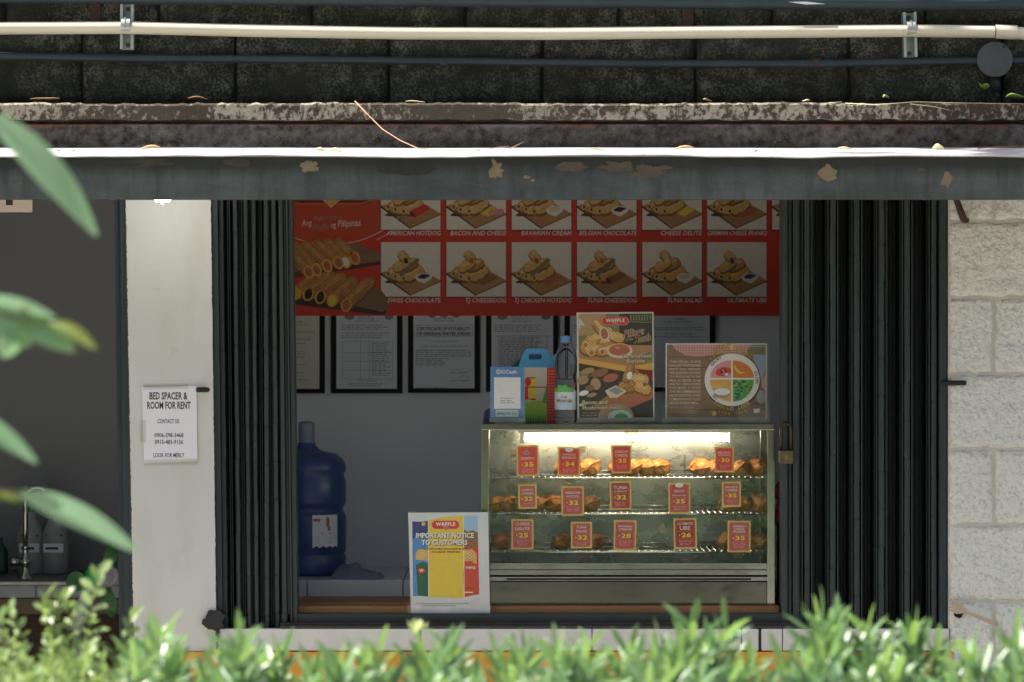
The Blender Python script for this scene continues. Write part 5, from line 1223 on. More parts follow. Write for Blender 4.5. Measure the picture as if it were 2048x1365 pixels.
MB().add([(L_(1048), 0.0, H_(738)), (L_(1118), 0.0, H_(738)), (L_(1118), 0.085, H_(738)), (L_(1048), 0.085, H_(738)), (L_(1050), 0.040, H_(712)), (L_(1112), 0.040, H_(712)), (L_(1112), 0.045, H_(712)), (L_(1050), 0.045, H_(712))], [(0,1,5,4), (1,2,6,5), (2,3,7,6), (3,0,4,7)]).build('gable_roof', ink('boxblue', (0.05, 0.22, 0.45)), gb)
MB().poly([(L_(1020), 0.02, H_(738)), (L_(1048), 0.0, H_(738)), (L_(1050), 0.04, H_(712))]).build('gusset', I['darkgreen'], gb)
b = MB(); y0 = 0.0405
outer = [(1036, 738), (1118, 738), (1112, 716), (1098, 712), (1094, 703), (1088, 700), (1056, 700), (1050, 703), (1044, 716)]
inner = [(1058, 722), (1082, 722), (1084, 718), (1082, 710), (1060, 710), (1057, 714)]
def ring_poly(outer, inner, y):
    bm = bmesh.new(); vo = [bm.verts.new((L_(a), y, H_(c))) for a, c in outer]; vi = [bm.verts.new((L_(a), y, H_(c))) for a, c in inner]
    es = [bm.edges.new((vo[i], vo[(i+1) % len(vo)])) for i in range(len(vo))] + [bm.edges.new((vi[i], vi[(i+1) % len(vi)])) for i in range(len(vi))]
    bmesh.ops.triangle_fill(bm, edges=es, use_beauty=True); me = bpy.data.meshes.new('handle'); bm.to_mesh(me); bm.free(); return me
me = ring_poly(outer, inner, -0.001); me.materials.append(ink('boxblue2', (0.07, 0.30, 0.55))); o = bpy.data.objects.new('handle', me); COL.objects.link(o); o.parent = gb
md = o.modifiers.new('thick', 'SOLIDIFY'); md.thickness = 0.0015

# clear water bottle
YW = YD + 0.07
wb = thing('water_bottle', 'clear plastic water bottle with pale blue cap and printed label', 'bottle', (X(1132, YW), YW, ztop))
s = S(YW); h = lambda py: (849-py)*s
prof = [(0.001, h(846)), (9*s, h(847)), (14*s, h(849)), (20*s, h(848)), (23*s, h(843))]
for k in range(5): prof += [(23*s, h(840-k*6)), (21.6*s, h(837-k*6))]
prof += [(23*s, h(808)), (22.6*s, h(775)), (20.5*s, h(764)), (19.6*s, h(757)), (20.5*s, h(750)), (23*s, h(745)), (23.5*s, h(735)), (23*s, h(722)), (20*s, h(708)), (15*s, h(697)), (11.6*s, h(690)), (10.4*s, h(686)), (10.2*s, h(677)), (0.001, h(676.5))]
bb_ = MB().lathe(prof, 36).build('bottle_body', M['pet'], wb, smooth=True)
cp_ = [(0.001, h(674)), (10.6*s, h(674.5)), (11.4*s, h(676)), (11.4*s, h(688)), (10.8*s, h(689))]
o = MB().lathe(cp_, 24).build('cap', plain('pale_blue_cap', (0.12, 0.26, 0.46), 0.35, var=0.1), wb); smooth_angle(o, 30)
def wrap(poly_fn, name, mat, rr, q0, q1, zl, zu, n=14):
    b = MB()
    for k in range(n):
        a, c = q0+(q1-q0)*k/n, q0+(q1-q0)*(k+1)/n
        za, zb_ = poly_fn(k/n), poly_fn((k+1)/n)
        b.add([(rr*math.cos(a), rr*math.sin(a), za[0]), (rr*math.cos(c), rr*math.sin(c), zb_[0]), (rr*math.cos(c), rr*math.sin(c), zb_[1]), (rr*math.cos(a), rr*math.sin(a), za[1])], [(0,1,2,3)])
    return b.build(name, mat, wb, smooth=True)
PI = math.pi
lab_ = wrap(lambda t: (h(822), h(784)), 'label', plain('bottle_label_film', (0.50, 0.58, 0.60), 0.3, var=0.1), 23.3*s, -PI*0.93, -PI*0.07, 0, 0)
sub(wrap(lambda t: (h(787), h(783 - 10*math.sin(PI*t) - 2*math.sin(t*23))), 'label_leaf_print', I['green'], 23.6*s, -PI*0.93, -PI*0.27, 0, 0, 20), lab_)
sub(wrap(lambda t: (h(777), h(768)), 'label_seal', I['red'], 23.7*s, -PI*0.24, -PI*0.12, 0, 0, 5), lab_)
def label_text(body, py, cap, wd, mat):
    vs, fs = text_mesh(body, .01); a0 = min(v[0] for v in vs); a1 = max(v[0] for v in vs); b = MB(); rr = 23.9*s
    out = []
    for vx, vy, _ in vs:
        u = ((vx-a0)/(a1-a0)-.5)*wd*s; q = -PI/2 - 0.16 + u/rr; out.append((rr*math.cos(q), rr*math.sin(q), h(py - vy*cap/.7)))
    sub(b.add(out, fs).build('label_lettering', mat, wb, fixn=False), lab_)
label_text('Le', 799, 7.5, 11, I['brown']); label_text('Minerale', 807.5, 8, 33, I['brown'])
sub(wrap(lambda t: (h(808 + 7*math.sin(PI*t)), h(808)), 'label_water_print', I['sky'], 23.6*s, -PI*0.75, -PI*0.3, 0, 0, 12), lab_)

# notice in a clear sleeve leaning on the case front
YN = 0.062
f = Flat('notice_sheet', 'white customer notice with blue, yellow and red print leaning on the case', 'notice', 817, 1026, 980, 1228, YN, M['paper'], 0.0015, outline=[(822, 1228), (980, 1228), (976, 1025), (816.5, 1026)])
f.poly([(826, 1193), (824.5, 1043), (840, 1044), (856, 1042), (857, 1194), (840, 1192)], I['blue'], 1); f.poly([(824.5, 1043), (840, 1044), (856, 1042), (856, 1075), (838, 1066), (825, 1080)], I['navy'], 1.2)
f.poly([(857, 1195), (856.4, 1042), (868, 1038), (880, 1036), (895, 1034), (926.5, 1032), (928, 1196), (910, 1196.5), (890, 1195)], I['yellow'], 1)
f.poly([(928.6, 1195), (927.4, 1032), (955, 1032), (958.5, 1189), (945, 1191)], I['red'], 1); f.poly([(927.4, 1032), (955, 1032), (955.6, 1066), (946, 1060), (936, 1064), (927.6, 1058)], I['sky'], 1.2); f.poly([(927.6, 1058), (936, 1062), (946, 1057), (955.6, 1064), (956.2, 1096), (927.8, 1094)], I['brown'], 1.1)
f.poly([(831, 1120), (831, 1106), (836, 1099), (856.8, 1098), (857, 1122)], I['waffle'], 1.4); f.poly([(928, 1122), (928, 1098), (945, 1099), (953, 1106), (953.6, 1128)], I['waffle'], 1.4)
f.poly([(836, 1192), (832, 1130), (846, 1124), (857, 1128), (857, 1193)], I['darkgreen'], 1.6); f.ell(843, 1142, 8, 5, I['red'], 1.9); f.rect(837, 1152, 855, 1160, I['darkgreen'], 1.9); f.text('W', 843, 1144, 5, I['white'], 2.4, bold=.03)
f.poly(arc(940, 1150, 14, 28, 180, 360, 14)+[(954, 1190), (928.6, 1190)], I['red2'], 1.6); f.text('WAFFLE', 941, 1138, 5, I['white'], 2.4, width=20, bold=.02); f.line([(931, 1180), (938, 1174), (944, 1180)], 1.4, I['black'], 2); f.rect(929, 1184, 946, 1186, I['white'], 2)
f.line([(856.6, 1042), (857.3, 1194)], 1.4, I['white'], 2); f.line([(927.2, 1032), (928.4, 1195)], 1.4, I['white'], 2)
f.ell(847, 1048, 4, 4, I['gold'], 1.8)
logo(f, 891, 1050, 54, 16, 2.4)
for tx, py, wd, px in (('IMPORTANT NOTICE', 1076, 116, 890), ('TO CUSTOMERS', 1090, 92, 889)):
    f.text(tx, px+1.1, py+1.1, 9.6, I['dark'], 3.6, 'headline', width=wd, bold=.05); f.text(tx, px, py, 9.6, I['white'], 4, 'headline', width=wd, bold=.035)
f.text('ALL WAFFLE TIME WAFFLES MUST BE SERVED', 893, 1100, 3.6, I['darkred'], 3.6, 'subtitle', width=94, bold=.02); f.text('IN A GREASE   PROOF BAG', 892, 1106, 3.6, I['darkred'], 3.6, 'subtitle', width=56, bold=.02)
f.text('For any concerns, please message us in our Waffle Time Facebook Page', 885, 1209, 3.2, I['grey'], 2, 'footer', width=104, bold=.015); f.text('or email us at customercare@waffletime.com', 877, 1213, 3.0, I['grey'], 2, 'footer', width=70, bold=.015)
MB().prism([f.l(a, c) for a, c in ((815.5, 1230), (983, 1230), (979, 1022), (815, 1023))], -0.0062, -0.0056).build('clear_sleeve', M['film'], f.root)
f.done()

# rent notice taped to the pillar
f = Flat('rent_notice', 'white paper rent notice with bold black lettering taped to the pillar', 'notice', 285, 774, 395, 926, -0.003, M['paper'], 0.0008, outline=[(288, 927), (395, 923), (393, 772), (284, 775)])
I['typed'] = ink('typed', (0.035, 0.02, 0.02))
for tx, py, cap, wd, cx in (('BED SPACER &', 799, 14, 76, 337), ('ROOM FOR RENT', 818, 14, 87, 338), ('CONTACT US:', 847, 8.5, 44, 337), ('0906-598-3468', 875, 8.5, 58, 338), ('0915-485-9156', 888.5, 8.5, 57, 338), ('LOOK FOR MERLY', 915, 8.5, 62, 338)):
    f.text(tx, cx, py, cap, I['typed'], 1, 'lettering', width=wd, bold=.026 if cap > 10 else .012)
MB().prism([f.l(a, c) for a, c in ((287, 768), (376, 767), (377, 778), (286, 780))], -0.0018, -0.0012).build('tape', M['film'], f.root); MB().prism([f.l(a, c) for a, c in ((288, 920), (396, 918), (396, 930), (288, 932))], -0.0018, -0.0012).build('tape', M['film'], f.root)
MB().prism([f.l(a, c) for a, c in ((279, 840), (292, 840), (292, 886), (280, 884))], -0.0018, -0.0012).build('tape', M['film'], f.root)
f.done()

# cardboard sign, top left in the kitchen doorway
f = Flat('hanging_card', 'beige card with black bar hanging at the top of the dim doorway', 'sign', -40, 380, 65, 425, 0.2, ink('card', (0.55, 0.47, 0.38)), 0.003)
f.rect(12, 385, 26, 411, I['black'], 1, 'black_bar'); f.done()

# bulb under the canopy
bl = thing('light_bulb', 'lit white bulb glowing under the canopy in front of the pillar', 'light bulb', (X(325, -0.25), -0.25, Z(405, -0.25)))
rb = 17*S(-.25)
pf = [(0.0006, -0.0050), (0.0016, -0.0035), (0.004, 0.0), (rb*0.75, 0.0015), (rb*0.96, 0.006), (rb, 0.012), (rb*.95, 0.022), (rb*.6, 0.040), (rb*.55, 0.050)]
o = MB().lathe(pf, 28).build('globe', m_emit('bulb_glow', (0.93, 0.97, 1.0), 28.0), bl, smooth=True)
MB().lathe([(rb*.56, 0.050), (rb*.62, 0.052), (rb*.62, 0.082), (0.001, 0.083)], 20).build('socket', M['paper'], bl, smooth=True)
MB().tube([(0, 0, 0.08), (0, 0, 0.12)], 0.004, 8).build('flex', M['black'], bl)

# red bottle tops between case and gate
for py0, py1, lb in ((963, 1000, 'upper of two glossy dark red round tops beside the gate post'), (1004, 1052, 'lower and larger of two glossy dark red round tops by the gate')):
    yy = 0.34; s = S(yy); hh = (py1-py0)*s; b = MB()
    b.lathe([(0.0005, 0), (9*s, 1*s), (13*s, hh*.3), (13.5*s, hh*.6), (10*s, hh*.88), (4*s, hh*.98), (0.0005, hh)], 24)
    t = thing('red_pump_bottle', lb, 'bottle', (X(1560, yy), yy, Z(py1, yy)), group='red tops beside the gate')
    b.build('red_top', plain('glossy_dark_red', (0.28, 0.008, 0.02), 0.15, var=0.1), t, smooth=True)
    MB().lathe([(6*s, 0.001), (6*s, -(0.02 if py0 < 1000 else (Z(1052, yy)-Z(1213, .075)-0.003)))], 16).build('neck', M['black'], t)

# wooden fork tucked into the block wall
fk = thing('wooden_fork', 'disposable wooden fork stuck in the gap of the white block wall', 'fork', (X(1945), -0.035, Z(1228)), (0, math.radians(22), 0))
s = S(); pts = [(-50, 3), (-50, 1.5), (-38, 1.2), (-38, -.2), (-50, -.4), (-50, -2), (-38, -2.2), (-38, -3.6), (-50, -4), (-50, -5.4), (-36, -6), (-30, -10), (-50, -11), (-50, -13)]
out = [(-52, 9), (-34, 10), (-26, 6), (-18, 2), (50, 4), (54, 0), (50, -5), (-18, -4), (-26, -8), (-34, -12), (-52, -10), (-52, -7.5), (-40, -6.5), (-40, -5), (-52, -4.6), (-52, -2), (-40, -1.6), (-40, 0), (-52, .6), (-52, 3.4), (-40, 3.6), (-40, 5.4), (-52, 6)]
MB().prism([(a*s, c*s) for a, c in out], -0.0012, 0.0012).build('fork_body', M['fork_wood'], fk)

# ------------------------------------------------------------------ kitchen things in the dim doorway
YC = 0.95; zk = Z(1163, YC)
kc = thing('sink_counter', 'dim tiled kitchen counter with steel sink top inside the doorway', 'counter', (X(60, YC), YC, 0.024))
o = MB().box(X(-560), X(330), YC, YK-0.002, zk-0.012, zk).build('steel_top', M['steel_dull'], kc, bevel=0.003); child_at(o, kc)
for k in range(6):
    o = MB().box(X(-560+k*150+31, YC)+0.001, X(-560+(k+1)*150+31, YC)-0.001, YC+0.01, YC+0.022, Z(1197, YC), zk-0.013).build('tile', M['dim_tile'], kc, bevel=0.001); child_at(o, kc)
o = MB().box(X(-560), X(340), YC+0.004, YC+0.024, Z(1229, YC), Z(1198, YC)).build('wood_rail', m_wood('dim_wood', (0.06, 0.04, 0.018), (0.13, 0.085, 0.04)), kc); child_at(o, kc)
o = MB().box(X(-560), X(330), YC+0.03, YK-0.002, 0.03, zk-0.014).build('cabinet', M['rust'], kc); child_at(o, kc)
YFc = 1.08; s = S(YFc); xf = X(51, YFc)
fc = thing('faucet', 'tall curved chrome faucet standing over the kitchen sink', 'faucet', (xf, YFc, zk))
H = (1158-1000)*s
pts = [(0, 0, 0.02), (0, 0, H)] + [(0.035 - 0.035*math.cos(q), -0.0*q, H + 0.035*math.sin(q)) for q in (0.4, 0.8, 1.2, 1.57, 2.0, 2.5)]
MB().tube(pts, 5*s, 12).build('spout', M['steel'], fc, smooth=True)
MB().lathe([(15*s, 0), (14*s, 4*s), (8*s, 12*s), (7*s, 24*s), (10*s, 30*s), (10*s, 38*s), (6*s, 44*s), (6*s, 60*s), (8*s, 62*s), (5*s, 66*s)], 20).build('base', M['steel'], fc, smooth=True)
MB().tube([(-8*s, 0, 34*s), (-30*s, -0.01, 34*s)], [8*s, 10*s], 12).build('lever', M['steel'], fc, smooth=True)
YB2 = 1.30
def spray(px, label, tall, trig=True):
    t = thing('spray_bottle', label, 'spray bottle', (X(px, YB2), YB2, zk), group='spray bottles by the sink'); s = S(YB2)
    MB().lathe([(0.001, 0), (27*s, 0), (28*s, 4*s), (28*s, 70*s), (22*s, 92*s), (10*s, 112*s), (8*s, tall*s)], 24).build('bottle_body', plain('milky_bottle', (0.28, 0.30, 0.29), 0.4, var=0.06), t, smooth=True)
    gm = plain('green_trigger', (0.01, 0.11, 0.06), 0.4, var=0.1)
    MB().lathe([(9*s, tall*s-4*s), (9.5*s, tall*s+8*s), (0.001, tall*s+9*s)], 16).build('collar', gm, t)
    if trig:
        MB().prism([(-30*s, tall*s+36*s), (14*s, tall*s+38*s), (14*s, tall*s+22*s), (5*s, tall*s+20*s), (5*s, tall*s+8*s), (-5*s, tall*s+8*s), (-8*s, tall*s+24*s), (-30*s, tall*s+26*s)], -0.009, 0.009).build('trigger_head', gm, t, bevel=0.002)
        MB().prism([(-8*s, tall*s+24*s), (-14*s, tall*s+24*s), (-24*s, tall*s-2*s), (-19*s, tall*s-4*s)], -0.005, 0.005).build('trigger', gm, t)
    MB().box(-20*s, 20*s, -28.6*s, -28.2*s, 44*s, 62*s).build('label', M['paper_grey'], t); MB().box(-16*s, 10*s, -29.2*s, -28.8*s, 50*s, 55*s).build('label_print', I['black'], t); MB().box(-16*s, 18*s, -22.6*s, -22.2*s, 76*s, 79*s).build('label_print', I['black'], t)
spray(62, 'green-triggered spray bottle behind the chrome faucet', 128); spray(110, 'green-collared milky spray bottle right of the faucet', 120); 
t = thing('soap_bottle', 'dark green bottle at the picture edge beside the sink', 'bottle', (X(0, YB2), YB2, zk)); s = S(YB2)
MB().lathe([(0.001, 0), (16*s, 0), (17*s, 5*s), (17*s, 46*s), (10*s, 56*s), (6*s, 60*s), (6*s, 72*s), (0.001, 72*s)], 20).build('bottle_body', plain('dark_green_plastic', (0.01, 0.07, 0.045), 0.3, var=0.1), t, smooth=True)
# green-bladed fan
YE = 0.62; s = S(YE)
fan = thing('electric_fan', 'white fan with green blades and round green hub in the doorway', 'fan', (X(205, YE), YE, zk))
zf = Z(1152, YE) - zk
green = plain('green_fan_plastic', (0.015, 0.34, 0.08), 0.35, var=0.08, **{'Alpha': 1.0})
dgreen = m_leaf('dark_green_blade', (0.02, 0.12, 0.02), (0.03, 0.17, 0.03), 0.3, 0.4)
o = MB().lathe([(0.0005, 0), (9*s, 2*s), (17*s, 6*s), (21*s, 12*s), (22*s, 20*s)], 28).build('hub_cap', green, fan, smooth=True); o.location = (X(180, YE)-X(205, YE), -0.03, zf); o.rotation_euler = (math.radians(-90), 0, math.radians(-40))
o = MB().lathe([(23*s, 0), (24*s, 8*s), (22*s, 30*s), (14*s, 44*s), (0.001, 46*s)], 28).build('motor_housing', plain('white_fan_plastic', (0.34, 0.34, 0.33), 0.4, var=0.05), fan, smooth=True); o.location = (X(192, YE)-X(205, YE), -0.016, zf); o.rotation_euler = (math.radians(-90), 0, math.radians(-58))
wf = _plain['white_fan_plastic']
for (ax, az, L, w) in ((-28, -12, 40, 34), (24, 60, 56, 24), (18, -80, 60, 26)):
    b = MB(); n = 8; vs = []
    a = math.atan2(az, ax)
    for k in range(n+1):
        f_ = k/n; ww = w*math.sin(math.pi*(0.15+0.75*f_))*.6; tw = 0.012*(f_-.3)
        c0 = ((-25 if ax < 0 else 0) + ax*.35 + L*f_*math.cos(a), L*f_*math.sin(a)+az*.3)
        vs += [((c0[0]-ww*math.sin(a))*s, -0.005-tw, zf+(c0[1]+ww*math.cos(a))*s), ((c0[0]+ww*math.sin(a))*s, -0.005+tw, zf+(c0[1]-ww*math.cos(a))*s)]
    b.add(vs, [(2*k, 2*k+1, 2*k+3, 2*k+2) for k in range(n)]); b.build('blade', dgreen, fan, smooth=True)
MB().lathe([(20*s, 0), (21*s, 5*s), (16*s, 12*s), (0.001, 13*s)], 24).build('tilt_knob', wf, fan, smooth=True).location = (X(219, YE)-X(205, YE), 0.0, zf-0.0)
bpy.data.objects[fan.children[-1].name].rotation_euler = (math.radians(90), 0, 0)
MB().tube([(X(200, YE)-X(205, YE), 0.02, zf-16*s), (X(176, YE)-X(205, YE), 0.02, zf-34*s), (X(160, YE)-X(205, YE), 0.02, zf-66*s), (X(152, YE)-X(205, YE), 0.03, zf-110*s)], [9*s, 13*s, 15*s, 15*s], 14).build('stand_arm', wf, fan, smooth=True)
MB().lathe([(0.001, 0.0), (0.085, 0.0), (0.09, 0.006), (0.05, 0.022), (0.001, 0.024)], 28).build('foot', wf, fan, smooth=True).location = (X(152, YE)-X(205, YE), 0.03, 0.024-zk+0.001)
MB().tube([(X(152, YE)-X(205, YE), 0.03, 0.04-zk), (X(152, YE)-X(205, YE), 0.03, zf-105*s)], 0.014, 12).build('pole', wf, fan, smooth=True)

# ------------------------------------------------------------------ foliage
def blade(b, base, d, up, L, W, bend=0.25, fold=0.25, n=6, shape='strap', mi=0):
    """one leaf: midrib from base along d, bending towards -up, with folded halves"""
    d = Vector(d).normalized(); up = Vector(up); side = d.cross(up)
    if side.length < 1e-4: side = d.cross(Vector((1, 0, 0)))
    side.normalize(); nrm = side.cross(d).normalized(); vs = []; p = Vector(base); dirv = d.copy(); st = L/n
    for k in range(n+1):
        t = k/n
        if shape == 'strap': w = W/2*min(1, t*5+0.25)*(1 - max(0, (t-0.6)/0.4)**1.8*0.92)
        elif shape == 'obovate': w = W/2*(math.sin(math.pi*min(1, (0.06+t*0.94))**1.35)**0.75 if t < 1 else 0.1)
        else: w = W/2*(math.sin(math.pi*(0.02+0.96*t**0.85))**0.8)
        w = max(w, W*0.02)
        vs += [p - side*w + nrm*(w*fold), p.copy(), p + side*w + nrm*(w*fold)]
        dirv = (dirv - nrm*(bend/n)).normalized(); p = p + dirv*st; nrm = side.cross(dirv).normalized()
    fs = []
    for k in range(n):
        i = k*3; fs += [(i, i+1, i+4, i+3), (i+1, i+2, i+5, i+4)]
    b.add(vs, fs, mi); return [vs[k*3+1] for k in range(n+1)], nrm

LM_strap = m_leaf('strap_leaf', (0.035, 0.090, 0.030), (0.225, 0.345, 0.195), 0.33, 0.30, (0.16, 0.36, 0.09))
LM_new = m_leaf('young_strap_leaf', (0.095, 0.205, 0.065), (0.270, 0.420, 0.200), 0.34, 0.40, (0.35, 0.55, 0.07))
LM_round = m_leaf('small_round_leaf', (0.170, 0.270, 0.095), (0.330, 0.430, 0.190), 0.36, 0.35, (0.36, 0.50, 0.08))
LM_big = m_leaf('broad_leaf', (0.17, 0.33, 0.17), (0.30, 0.46, 0.29), 0.30, 0.48, (0.25, 0.45, 0.10), 5.0)
LM_tree = m_leaf('tree_leaf', (0.025, 0.075, 0.015), (0.075, 0.160, 0.035), 0.42, 0.35, (0.16, 0.34, 0.03), 3.0)
LM_old = m_leaf('yellowed_leaf', (0.24, 0.22, 0.06), (0.32, 0.30, 0.10), 0.5, 0.3, (.35, .30, .06))
BARK = plain('brown_bark', (0.10, 0.075, 0.05), 0.9, var=0.3, scale=40, bump=0.4)
STEM = plain('green_stem', (0.10, 0.15, 0.05), 0.7, var=0.2)

def strap_shoot(seed):
    rnd = random.Random(seed); b = MB(); n = rnd.randint(16, 22); H = rnd.uniform(0.05, 0.085)
    b.tube([(0, 0, -0.10), (rnd.uniform(-.008, .008), 0, -0.03), (0, 0, H)], [0.0024, 0.0020, 0.0010], 5, mi=2)
    for k in range(n):
        f = k/(n-1); a = k*2.399 + rnd.uniform(-.4, .4); el = math.radians(rnd.uniform(12, 38) + 38*f)
        d = (math.cos(a)*math.cos(el), math.sin(a)*math.cos(el), math.sin(el))
        blade(b, (0, 0, -0.045 + (H+0.045)*f), d, (rnd.gauss(0, .5), rnd.gauss(-.2, .5), 1), rnd.uniform(0.060, 0.098)*(1-0.25*f), rnd.uniform(0.0100, 0.0140), rnd.uniform(-.1, .55), .3, 5, 'strap', mi=3 if rnd.random() < .02 else (1 if f > .72 else 0))
    o = b.build('shoot', [LM_strap, LM_new, STEM, LM_old], smooth=True, fixn=False); me = o.data; bpy.data.objects.remove(o); return me
def round_shoot(seed, H=0.16):
    rnd = random.Random(seed); b = MB(); pts = [(0, 0, -0.06)]; n = 11
    lx = rnd.uniform(-.08, .08); ly = rnd.uniform(-.1, .1)
    ax = lambda z: (lx*z + .004*math.sin(z*60+seed), ly*z, z)
    b.tube([ax(-.06)] + [ax(H*k/6) for k in range(7)], [0.0028]*2 + [0.0024, 0.0022, 0.0018, 0.0014, 0.0011, 0.0008], 5, mi=1)
    for k in range(n*2):
        f = k/(n*2-1); a = k*2.4 + rnd.uniform(-.4, .4); el = math.radians(rnd.uniform(8, 35) + 40*f**2)
        d = (math.cos(a)*math.cos(el), math.sin(a)*math.cos(el), math.sin(el))
        blade(b, ax(-0.02 + (H+0.018)*f), d, (rnd.gauss(0, .6), rnd.gauss(-.5, .5), 1), rnd.uniform(0.028, 0.038), rnd.uniform(0.013, 0.0175), rnd.uniform(-.1, .5), .25, 5, 'obovate')
    o = b.build('shoot', [LM_round, BARK], smooth=True, fixn=False); me = o.data; bpy.data.objects.remove(o); return me
STRAP = [strap_shoot(100+k) for k in range(7)]
ROUND = [round_shoot(200+k, 0.13+0.012*k) for k in range(5)]

def put_shoot(parent, me, loc, rot, sc):
    o = bpy.data.objects.new('shoot', me); COL.objects.link(o); o.parent = parent
    o.location = Vector(loc) - parent.location; o.rotation_euler = rot; o.scale = (sc, sc, sc); return o

prof = [(-420, 1290), (240, 1300), (262, 1290), (300, 1240), (345, 1262), (400, 1285), (430, 1300), (470, 1272), (520, 1260), (560, 1268), (600, 1296), (700, 1300), (760, 1285), (830, 1256), (900, 1272), (960, 1280), (1010, 1278), (1080, 1282), (1130, 1270), (1190, 1265), (1250, 1245), (1300, 1262), (1350, 1245), (1390, 1222), (1440, 1240), (1490, 1300), (1540, 1318), (1590, 1285), (1640, 1222), (1700, 1228), (1760, 1250), (1830, 1228), (1880, 1268), (1950, 1284), (2000, 1272), (2060, 1250), (2470, 1255)]
def top_at(px):
    for (a, c), (a2, c2) in zip(prof[:-1], prof[1:]):
        if a <= px <= a2: return c + (c2-c)*(px-a)/(a2-a)
    return 1280
soil = MB().box(-3.4, 3.4, -4.05, -2.8, 0, 0.06).build('planting_bed', plain('dark_bed_soil', (0.05, 0.035, 0.025), 0.95, var=0.4, scale=30, bump=0.6)); struct(soil)
shr = [(262, 480, 'leafy strap-leaved hedge shrub in front of the pillar foot'), (480, 700, 'strap-leaved hedge shrub below the bunched gate by the pillar'), (700, 930, 'strap-leaved hedge shrub below the customer notice with pale new tip'), (930, 1150, 'strap-leaved hedge shrub below the left half of the display case'), (1150, 1340, 'strap-leaved hedge shrub below the middle of the display case'), (1340, 1500, 'tall-tipped strap-leaved hedge shrub below the right end of the case'), (1500, 1620, 'low sparse strap-leaved hedge shrub in front of the orange wall'), (1620, 1810, 'bushy strap-leaved hedge shrub in front of the gate by block wall'), (1810, 1960, 'strap-leaved hedge shrub in front of the block wall corner'), (1960, 2160, 'strap-leaved hedge shrub under the block wall at picture edge')]
for (a, c, lb) in shr:
    rnd = random.Random(a); ym = -3.4
    t = thing('hedge_shrub', lb, 'shrub', (X((a+c)/2, ym), ym, 0.06), group='strap-leaved shrubs of the hedge')
    sparse = 1500 <= a < 1620
    nn = int((c-a)/(8.5 if not sparse else 13)); inner = MB()
    for k in range(nn):
        px = rnd.uniform(a-12, c+12); yy = rnd.uniform(-3.85, -3.05); tier = rnd.random()
        py = top_at(px) + (rnd.uniform(0, 26) if tier < .45 else rnd.uniform(30, 110)) + 86 + (26 if px > 1600 or 1220 < px < 1460 else 0)
        put_shoot(t, STRAP[rnd.randrange(7)], (X(px, yy), yy, Z(py, yy) - 0.03), (rnd.uniform(-.35, .35), rnd.uniform(-.40, .40), rnd.uniform(0, 6.3)), rnd.choice((.6, .8, .95, 1.0, 1.12)))
    # unseen depth of the shrub: shaded leaves and stems reaching the bed
    for k in range(int((c-a)*1.6)):
        px = rnd.uniform(a-6, c+6); yy = rnd.uniform(-3.85, -3.0); zz = rnd.uniform(0.25, Z(1375, yy)); q = rnd.uniform(0, 6.3); el = rnd.uniform(-.2, 1.1)
        blade(inner, Vector((X(px, yy), yy, zz)) - t.location, (math.cos(q)*math.cos(el), math.sin(q)*math.cos(el), math.sin(el)), (0, 0, 1), rnd.uniform(.06, .09), .012, .3, .3, 3)
    o = inner.build('inner_foliage', LM_strap, t, smooth=True, fixn=False); o['kind'] = 'stuff'
    st_ = MB()
    for k in range(5):
        px = a + (c-a)*(k+.5)/5; yy = rnd.uniform(-3.7, -3.1)
        st_.tube([Vector((X((a+c)/2, -3.4) + rnd.uniform(-.05, .05), -3.4, 0.05)) - t.location, Vector((X(px, yy), yy, .5)) - t.location, Vector((X(px, yy), yy, Z(1365, yy))) - t.location], [.009, .006, .003], 6)
    st_.build('stems', BARK, t, smooth=True)
# upright tips that stand clear of the hedge line
def find(px):
    for (a, c, lb) in shr:
        if a <= px < c: return [o for o in bpy.data.objects if o.get('label') == lb][0]
    return None
for px, py, lean_, sc in ((300, 1235, .1, .8), (1255, 1240, .15, 1.0), (1390, 1215, -.1, 1.25), (1420, 1222, .3, 1.2), (1365, 1235, -.4, 1.1), (1180, 1262, -.3, 1.0), (1640, 1215, .0, 1.35), (1660, 1225, -.5, 1.3), (1700, 1222, .3, 1.25), (1742, 1236, .1, 1.2), (1830, 1222, .2, 1.3), (1856, 1246, -.3, 1.0), (1600, 1262, -.7, 1.2), (2005, 1262, .4, 1.1), (2030, 1240, .0, 1.2), (900, 1262, .1, 1.0), (560, 1268, .2, 1.0), (480, 1272, -.2, 1.0)):
    t = find(px); yy = -3.4
    if t: put_shoot(t, STRAP[int(px) % 7], (X(px, yy), yy, Z(py+74+(24 if px > 1600 or 1220 < px < 1460 else 0), yy) - 0.035), (-.05, lean_, px), sc*.9)
# pale new rosette
t = find(830); b = MB()
for k in range(9):
    q = k*2.4; el = .7 + .06*k; blade(b, (0, 0, 0), (math.cos(q)*math.cos(el), math.sin(q)*math.cos(el), math.sin(el)), (0, 0, 1), .034, .013, -.3, .4, 5, 'obovate')
o = b.build('new_rosette', m_leaf('pale_new_leaf', (0.48, 0.58, 0.22), (0.66, 0.70, 0.40), .4, .4), t, smooth=True, fixn=False); o.location = Vector((X(832, -3.35), -3.35, Z(1275, -3.35))) - t.location

